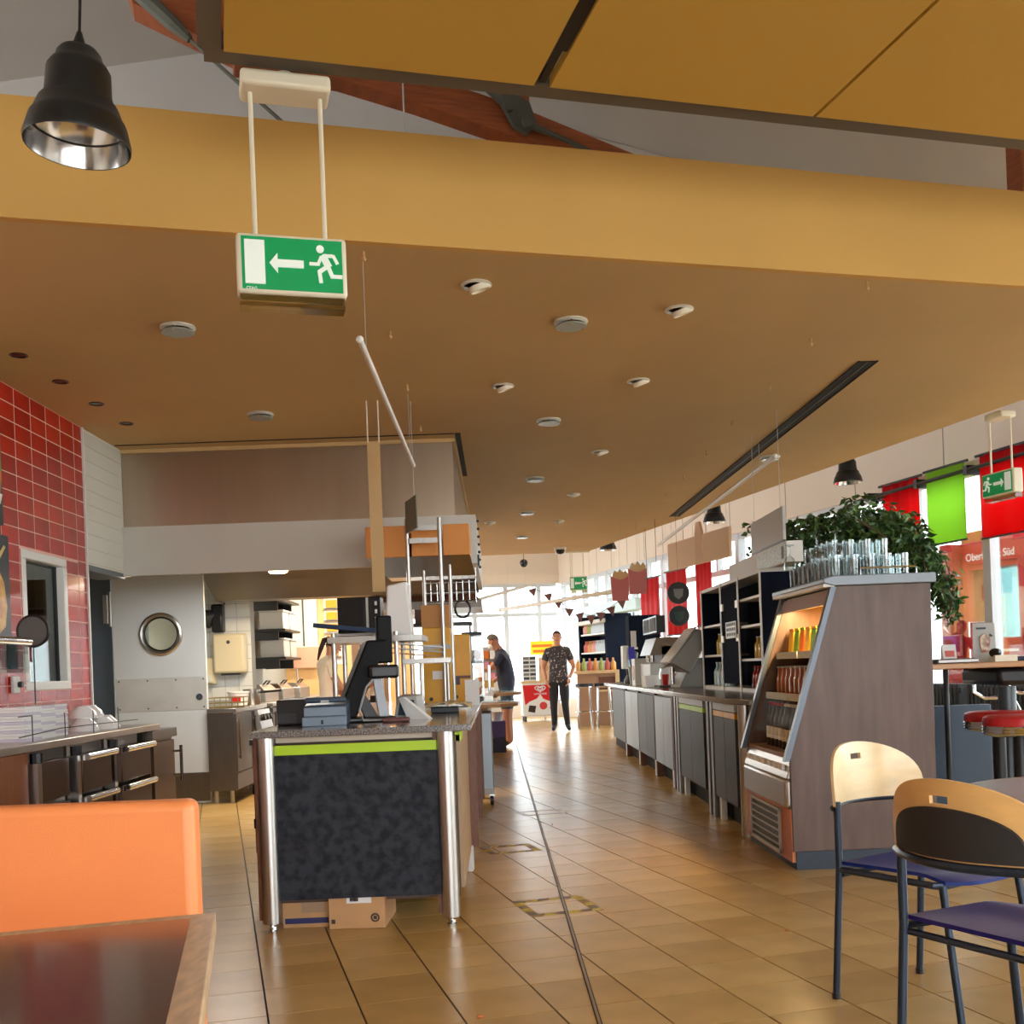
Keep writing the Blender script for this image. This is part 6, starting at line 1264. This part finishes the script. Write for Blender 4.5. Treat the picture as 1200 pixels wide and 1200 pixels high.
MB().hexa([(-.35, -.58, 2.02), (.25, -.58, 2.02), (.25, 1.2, 2.02), (-.35, 1.2, 2.02)], [(-.30, -.58, 2.10), (.25, -.58, 2.15), (.25, 1.2, 2.15), (-.30, 1.2, 2.10)]).build('canopy', M_WHITE, sr, bevel=.03); sh_ = thing('shop_header', 'long pale aqua header panel above the far shop shelf', 'panel', bw(7.62, 20.6), TH); MB().box(-.05, .25, -1.85, 1.2, 2.2, 2.42).build('board', mat('pale_aqua', (200, 226, 228), .5), sh_); MB().cyl((.1, -1.75, 2.42), (.1, -1.75, 4.3), .003, 5).build('wire', M_LGREY, sh_); MB().cyl((.1, 1.1, 2.42), (.1, 1.1, 4.3), .003, 5).build('wire', M_LGREY, sh_)
for z in (.5, 1.0, 1.42, 1.80): MB().box(-.18, .25, -.5, 1.0, z, z + .03).build('shelf_board', M_WHITE, sr)
M_GOODS = [mat('goods_%d' % i, c_, .4) for i, c_ in enumerate(((214, 150, 70), (196, 90, 70), (226, 200, 140), (210, 220, 226), (160, 170, 90), (226, 160, 150)))]
gm = []
for i, m_ in enumerate(M_GOODS): gm.append(MB().lathe([(.05, 0), (.055, .01), (.055, .14), (.02, .19), (.02, .24)], 8).mesh('bottle', m_, True))
gcol = ('tan', 'brick red', 'cream', 'pale blue', 'olive', 'rosy')
for z in (1.03, 1.45, 1.83):
    for k in range(12):
        i = (k // 2 + int(z * 10)) % 6 if k > 5 else 3
        o = bpy.data.objects.new('bottle', gm[i]); C.objects.link(o); o.rotation_euler = (0, 0, TH); x, y, _ = bw(7.62 - .1, 20.6 - .42 + k * .12); o.location = (x, y, z); tag(o, gcol[i] + ' bottle on the far shop shelf, %s board' % {1.03: 'lower', 1.45: 'middle', 1.83: 'upper'}[z], 'bottle', '%s bottles on the %s far shelf board' % (gcol[i], {1.03: 'lower', 1.45: 'middle', 1.83: 'upper'}[z]))
wc = thing('wood_counter', 'pale wooden shop counter with bottle shelf behind the bar stools', 'counter', (1.98, 20.95, 0))
MB().box(-.52, .36, 0, .24, 1.02, 1.08).build('top', M_WOODL, wc); MB().box(-.46, .28, .05, .22, 0, 1.02).build('front', mat('counter_brown', (170, 130, 100), .5), wc); MB().box(.28, .36, .0, .22, 0, 1.02).build('side', M_WOODL, wc); MB().box(-.05, .28, .0, .05, .66, .70).build('niche_board', M_WOODL, wc); MB().box(-.04, .28, .04, .05, .70, .95).build('niche_back', M_WOODD, wc)
for k in range(7):
    o = bpy.data.objects.new('bottle', (gm[0], gm[4], gm[1])[k % 3]); C.objects.link(o); o.location = (1.55 + k * .115, 21.07, 1.08); tag(o, ('tan', 'olive', 'brick red')[k % 3] + ' bottle on top of the pale wooden shop counter', 'bottle', ('tan', 'olive', 'brick red')[k % 3] + ' bottles on the shop counter')
def bar_stool(x, y, label):
    t = thing('bar_stool', label, 'stool', (x, y, 0), 0, 'steel bar stools by the shop counter')
    MB().cyl((0, 0, .78), (0, 0, .84), .17, 20).build('seat', M_BLACK, t, True); MB().tube([(.165 * math.cos(i * .2618), .165 * math.sin(i * .2618), .77) for i in range(24)], .016, 6, True).build('seat_ring', M_CHROME, t, True); MB().tube([(.17 * math.cos(i * .2618), .17 * math.sin(i * .2618), .3) for i in range(24)], .011, 6, True).build('foot_ring', M_CHROME, t, True)
    for a in (45, 135, 225, 315): c_, s_ = math.cos(math.radians(a)), math.sin(math.radians(a)); MB().cyl((c_ * .14, s_ * .14, .78), (c_ * .19, s_ * .19, 0), .015, 8).build('leg', M_CHROME, t, True)
bar_stool(1.60, 20.45, 'steel bar stool with black seat nearest the man in the patterned shirt'); bar_stool(1.97, 20.45, 'steel bar stool with black seat in the middle of three'); bar_stool(2.34, 20.5, 'steel bar stool with black seat half behind the long counter')
np2 = thing('navy_cupboard', 'navy cupboard with white shelf bits beside the shop shelf', 'cupboard', (2.13, 16.6, 0)); MB().box(-.12, .35, -.15, .3, 0, 1.92).build('body', M_NAVY, np2)
for z in (1.2, 1.4): MB().box(-.17, .0, -.2, -.15, z, z + .03).build('ledge', M_WHITE, np2)
MB().box(-.1, -.02, -.2, -.15, 1.43, 1.68).build('holder', M_LGREY, np2)
gd = thing('goods_display', 'pale shop display with small cartons behind the masked man', 'display', (-.15, 19.6, 0)); MB().box(-.25, .22, 0, .3, 0, .95).build('base', M_WHITE, gd); MB().box(-.25, .22, .25, .3, .95, 1.6).build('back', M_LGREY, gd)
for r in range(3):
    for k in range(4): MB().box(-.23 + k * .11, -.14 + k * .11, .05, .24, .97 + r * .2, 1.12 + r * .2).build('carton', (M_PKG[2], M_PAPER, mat('rose_pack', (226, 150, 170), .5))[(r + k) % 3], gd)
mn = thing('handrail', 'white and yellow handle stand on the worktop beside the masked man', 'stand', (-.12, 12.4, .91)); MB().tube([(0, -.2, 0), (0, -.2, .3), (0, .2, .3), (0, .2, 0)], .014, 8).build('frame', M_CHROME, mn); MB().box(-.05, .05, -.12, .12, .06, .14).build('cleaning_cloth', M_YELLOW, mn)
sct = thing('rear_counter', 'steel counter continuing behind the island towards the shop', 'counter', (-.45, 12.6, 0)); MB().box(-.4, .38, -2.1, 2.6, .86, .91).build('worktop', M_STEEL, sct); MB().box(-.36, .32, -2.0, 2.5, .1, .86).build('carcass', M_TAUPE, sct)
for y in (-1.9, 2.4):
    for x in (-.3, .26): MB().cyl((x, y, 0), (x, y, .1), .02, 8).build('foot', M_STEEL, sct)

# ================================================================ PEOPLE
def person(label, loc, rz, J, R, edges, zones, mats, hair, extra=None, scale=1.0, hands=()):
    """J joints, R radii, edges, zones: edge -> material slot; skin-modifier body evaluated into one mesh"""
    names = list(J); me = bpy.data.meshes.new('person_skel'); me.from_pydata([J[n] for n in names], [(names.index(a), names.index(b)) for a, b in edges], [])
    o = bpy.data.objects.new('person_skel', me); C.objects.link(o)
    o.modifiers.new('skin', 'SKIN').use_smooth_shade = True
    for i, n in enumerate(names):
        r = R[n]; sv = me.skin_vertices[0].data[i]; sv.radius = r if isinstance(r, tuple) else (r, r); sv.use_root = (n == 'pelvis')
    ss_ = o.modifiers.new('sub', 'SUBSURF'); ss_.levels = 2; ss_.render_levels = 2
    bpy.context.view_layer.update()
    m2 = bpy.data.meshes.new_from_object(o.evaluated_get(bpy.context.evaluated_depsgraph_get())); bpy.data.objects.remove(o)
    mb = MB(); mb.v = [tuple(v.co) for v in m2.vertices]
    rr0 = lambda n: (R[n][0] + R[n][1]) / 2 if isinstance(R[n], tuple) else R[n]
    segs = [(Vector(J[a]), Vector(J[b]), zones.get((a, b), 0), rr0(a), rr0(b)) for a, b in edges]
    for p in m2.polygons:
        c = p.center; best = 9; z = 0
        for a, b, zz, ra_, rb_ in segs:
            d = b - a; t = max(0, min(1, (c - a).dot(d) / d.length_squared)); q = (c - (a + d * t)).length - (ra_ + (rb_ - ra_) * t) * .9
            if q < best: best, z = q, zz
        if z == 2 and c.z > extra.get('shirt_hem', .95): z = 1
        mb.f.append(tuple(p.vertices)); mb.mi.append(z)
    # face: nose, eyes, ears; head looks along (hd)
    hc, hd, up = Vector(J['head']), Vector(extra['look']).normalized(), Vector(extra.get('up', (0, 0, 1)))
    side = hd.cross(up).normalized(); up = side.cross(hd).normalized()
    mb.m(0); mb.ball(hc + hd * .098 - up * .012, (.014, .014, .022), 8, 6); 
    for s_ in (-1, 1): mb.ball(hc + side * s_ * .078 - up * .01, (.014, .020, .030), 8, 6)
    mb.m(4)
    for s_ in (-1, 1): mb.ball(hc + hd * .084 + side * s_ * .032 + up * .018, .009, 8, 6)
    mb.m(5); mb.ball(hc + hd * .086 - up * .052, (.022, .012, .007), 8, 6)
    mb.m(0)
    for (wr, d0, palm_n) in hands:
        w, d, pn2 = Vector(wr), Vector(d0).normalized(), Vector(palm_n).normalized(); ac = d.cross(pn2).normalized()
        mb.ball(w + d * .05, (.034, .034, .045), 10, 6)
        for k, (off, L) in enumerate(((-.027, .062), (-.009, .074), (.009, .07), (.026, .055))):
            b0 = w + d * .075 + ac * off; mb.tube([b0, b0 + d * L * .5 + pn2 * .006, b0 + d * L * .85 + pn2 * .026, b0 + d * L * .95 + pn2 * .038], [.009, .0088, .008, .006], 6)
        b0 = w + d * .035 - ac * .03; mb.tube([b0, b0 - ac * .022 + d * .025 + pn2 * .01, b0 - ac * .02 + d * .05 + pn2 * .02], [.011, .010, .007], 6)
    t = thing('person', label, 'person', loc, rz); t.scale = (scale,) * 3
    mb2 = mb; me2 = mb2.mesh('body', mats + [M_BLACK, mat('lips', (150, 84, 76), .5)][:6 - len(mats)], True); me2.polygons.foreach_set('use_smooth', [True] * len(me2.polygons))
    bo_ = bpy.data.objects.new('body', me2); C.objects.link(bo_); bo_.parent = t
    hm_, kind = hair; hb2 = MB(); hb2.ball((0, 0, 0), (.082, .099, .108), 18, 12)
    bm = MB(); keep = [(f) for f in hb2.f if sum(hb2.v[i][2] for i in f) / len(f) > (.02 if kind == 'short' else -.02) + .95 * max(0, sum(hb2.v[i][1] for i in f) / len(f)) - .6 * max(0, -sum(hb2.v[i][1] for i in f) / len(f))]
    bm.v = hb2.v; bm.f = keep; bm.mi = [0] * len(keep)
    ho = bm.build('hair', hm_, t, True); ho.modifiers.new('thick', 'SOLIDIFY').thickness = .008
    rot = Matrix((side, hd, up)).transposed().to_4x4(); ho.matrix_local = Matrix.Translation(hc + up * .012 - hd * .006) @ rot
    if kind == 'tail':
        MB().tube([hc - hd * .09 + up * .05, hc - hd * .14, hc - hd * .13 - up * .12, hc - hd * .10 - up * .26], [.03, .035, .03, .01], 8).build('pony_tail', hm_, t, True)
    if extra.get('mask'):
        mk = MB(); mk.ball((0, .052, -.045), (.066, .064, .058), 14, 10); mo = mk.build('face_mask', M_PAPER, t, True); mo.matrix_local = Matrix.Translation(hc) @ rot
        sp_ = MB()
        for s_ in (-1, 1): sp_.tube([(s_ * .06, .05, -.03), (s_ * .085, -.01, -.0)], .003, 5)
        so_2 = sp_.build('mask_strap', M_PAPER, t); so_2.matrix_local = Matrix.Translation(hc) @ rot
    for fn in extra.get('add', []): fn(t)
    return t
BASE_E = [('pelvis', 'waist'), ('waist', 'chest'), ('chest', 'upchest'), ('upchest', 'neck'), ('neck', 'jaw'), ('jaw', 'head'), ('head', 'crown')]
for s_ in 'lr':
    BASE_E += [('upchest', 'sh' + s_), ('sh' + s_, 'sl' + s_), ('sl' + s_, 'el' + s_), ('el' + s_, 'wr' + s_), ('pelvis', 'hip' + s_), ('hip' + s_, 'hem' + s_), ('hem' + s_, 'kn' + s_), ('kn' + s_, 'an' + s_), ('an' + s_, 'toe' + s_)]
def zonemap(short):
    z = {}
    for e in BASE_E:
        a, b = e; v = 0
        if b in ('waist', 'chest', 'upchest') or b[:2] in ('sh', 'sl'): v = 1
        if b[:3] in ('hip', 'hem'): v = 2
        if b[:2] in ('kn', 'an') and not short: v = 2
        if b[:3] == 'toe': v = 3
        z[e] = v
    return z
RAD = dict(pelvis=(.15, .11), waist=(.145, .105), chest=(.155, .11), upchest=(.13, .09), neck=.055, jaw=(.07, .078), head=(.09, .106), crown=(.062, .074))
for s_ in 'lr': RAD.update({'sh' + s_: .07, 'sl' + s_: .056, 'el' + s_: .042, 'wr' + s_: .030, 'hip' + s_: .105, 'hem' + s_: .092, 'kn' + s_: .07, 'an' + s_: .05, 'toe' + s_: (.042, .032)})
def std(**kw):
    J = dict(pelvis=(0, 0, .95), waist=(0, 0, 1.08), chest=(0, 0, 1.27), upchest=(0, .0, 1.42), neck=(0, .0, 1.50), jaw=(0, .02, 1.575), head=(0, .03, 1.66), crown=(0, .02, 1.735))
    for s_, g in (('l', -1), ('r', 1)):
        J.update({'sh' + s_: (g * .175, 0, 1.42), 'sl' + s_: (g * .215, .0, 1.27), 'el' + s_: (g * .24, -.01, 1.13), 'wr' + s_: (g * .25, .06, .90), 'hip' + s_: (g * .085, 0, .88), 'hem' + s_: (g * .095, .0, .62), 'kn' + s_: (g * .1, .01, .50), 'an' + s_: (g * .105, -.02, .09), 'toe' + s_: (g * .12, .13, .04)})
    J.update(kw); return J
M_SHIRT1 = mat('navy_tee', (48, 52, 70), .8, var=.06, scale=10); M_SHORTS = mat('teal_shorts', (50, 72, 86), .8, var=.08, scale=10); M_SHOE = mat('dark_shoe', (36, 34, 34), .6)
M_SHIRT2 = mat('patterned_shirt', (58, 54, 58), .8, col2=(200, 190, 186), scale=30, lo=.36, hi=.41); M_TROU = mat('black_trousers', (26, 25, 30), .8)
M_STAFF = mat('staff_shirt', (246, 232, 216), .8); M_APRON = mat('grey_apron', (150, 150, 152), .8)
# masked man, facing the island (towards -x), one hand on the shelf, one arm bent forwards
j1 = std(upchest=(0, .05, 1.41), chest=(0, .03, 1.26), neck=(0, .09, 1.49), jaw=(0, .15, 1.545), head=(0, .185, 1.615), crown=(0, .165, 1.69),
    shl=(-.175, .06, 1.39), sll=(-.2, .13, 1.27), ell=(-.2, .24, 1.19), wrl=(-.15, .46, 1.24), shr=(.175, .05, 1.39), slr=(.215, .06, 1.24), elr=(.225, .1, 1.10), wrr=(.19, .30, .96))
ra = dict(RAD); ra.update(pelvis=(.16, .13), waist=(.165, .15), chest=(.17, .135))
person('man with white face mask, navy T-shirt and shorts standing beside the island end', (.10, 16.05, 0), math.radians(82), j1, ra, BASE_E, zonemap(True), [M_SKIN2, M_SHIRT1, M_SHORTS, M_SHOE], (mat('grey_hair', (112, 100, 90), .8), 'short'),
       dict(look=(0, .82, -.50), mask=True, shirt_hem=.90), .985, [((-.15, .46, 1.24), (.2, 1, .1), (0, 0, -1)), ((.19, .30, .96), (-.2, 1, -.15), (0, 0, -1))])
# man in the patterned shirt, standing, hands at his hips
j2 = std(ell=(-.275, -.03, 1.13), wrl=(-.20, .06, .93), sll=(-.225, 0, 1.28), elr=(.27, -.02, 1.13), wrr=(.215, .05, .92), slr=(.222, 0, 1.28), anl=(-.13, -.02, .09), toel=(-.17, .12, .04))
ra2 = dict(RAD); ra2.update(pelvis=(.165, .125), waist=(.165, .12), chest=(.175, .12), sll=.068, slr=.068)
person('man in dark patterned shirt and black trousers standing in front of the freezer', (1.075, 19.6, 0), math.radians(172), j2, ra2, BASE_E, zonemap(False), [M_SKIN, M_SHIRT2, M_TROU, M_SHOE], (mat('brown_grey_hair', (120, 104, 96), .8), 'short'),
       dict(look=(0, 1, -.05), shirt_hem=.88), 1.035, [((-.20, .06, .93), (.25, .25, -1), (1, 0, 0)), ((.215, .05, .92), (-.25, .25, -1), (-1, 0, 0))])
# two kitchen staff facing each other
j3 = std(head=(0, .10, 1.635), jaw=(0, .075, 1.56), neck=(0, .04, 1.49), crown=(0, .09, 1.71), wrl=(-.14, .30, 1.0), ell=(-.24, .08, 1.12), wrr=(.14, .30, 1.0), elr=(.24, .08, 1.12))
hs_ = [((-.14, .30, 1.0), (.2, 1, 0), (0, 0, -1)), ((.14, .30, 1.0), (-.2, 1, 0), (0, 0, -1))]
def apron(t): MB().tube([(0, .13, 1.28), (0, .155, 1.1), (0, .16, .7)], [.10, .13, .15], 10).build('apron', M_APRON, t, True)
person('kitchen worker with dark pony tail in a light top and grey apron', (-1.98, 12.4, 0), math.radians(-62), j3, RAD, BASE_E, zonemap(False), [M_SKIN, M_STAFF, M_TROU, M_SHOE], (mat('dark_hair', (50, 32, 24), .7), 'tail'), dict(look=(0, .8, -.45)), .93, hs_)
person('kitchen worker in a cream shirt leaning towards the colleague', (-1.50, 13.1, 0), math.radians(105), j3, RAD, BASE_E, zonemap(False), [M_SKIN2, M_STAFF, M_TROU, M_SHOE], (mat('dark_hair', (50, 32, 24), .7), 'short'), dict(look=(0, .8, -.5)), .95, hs_)
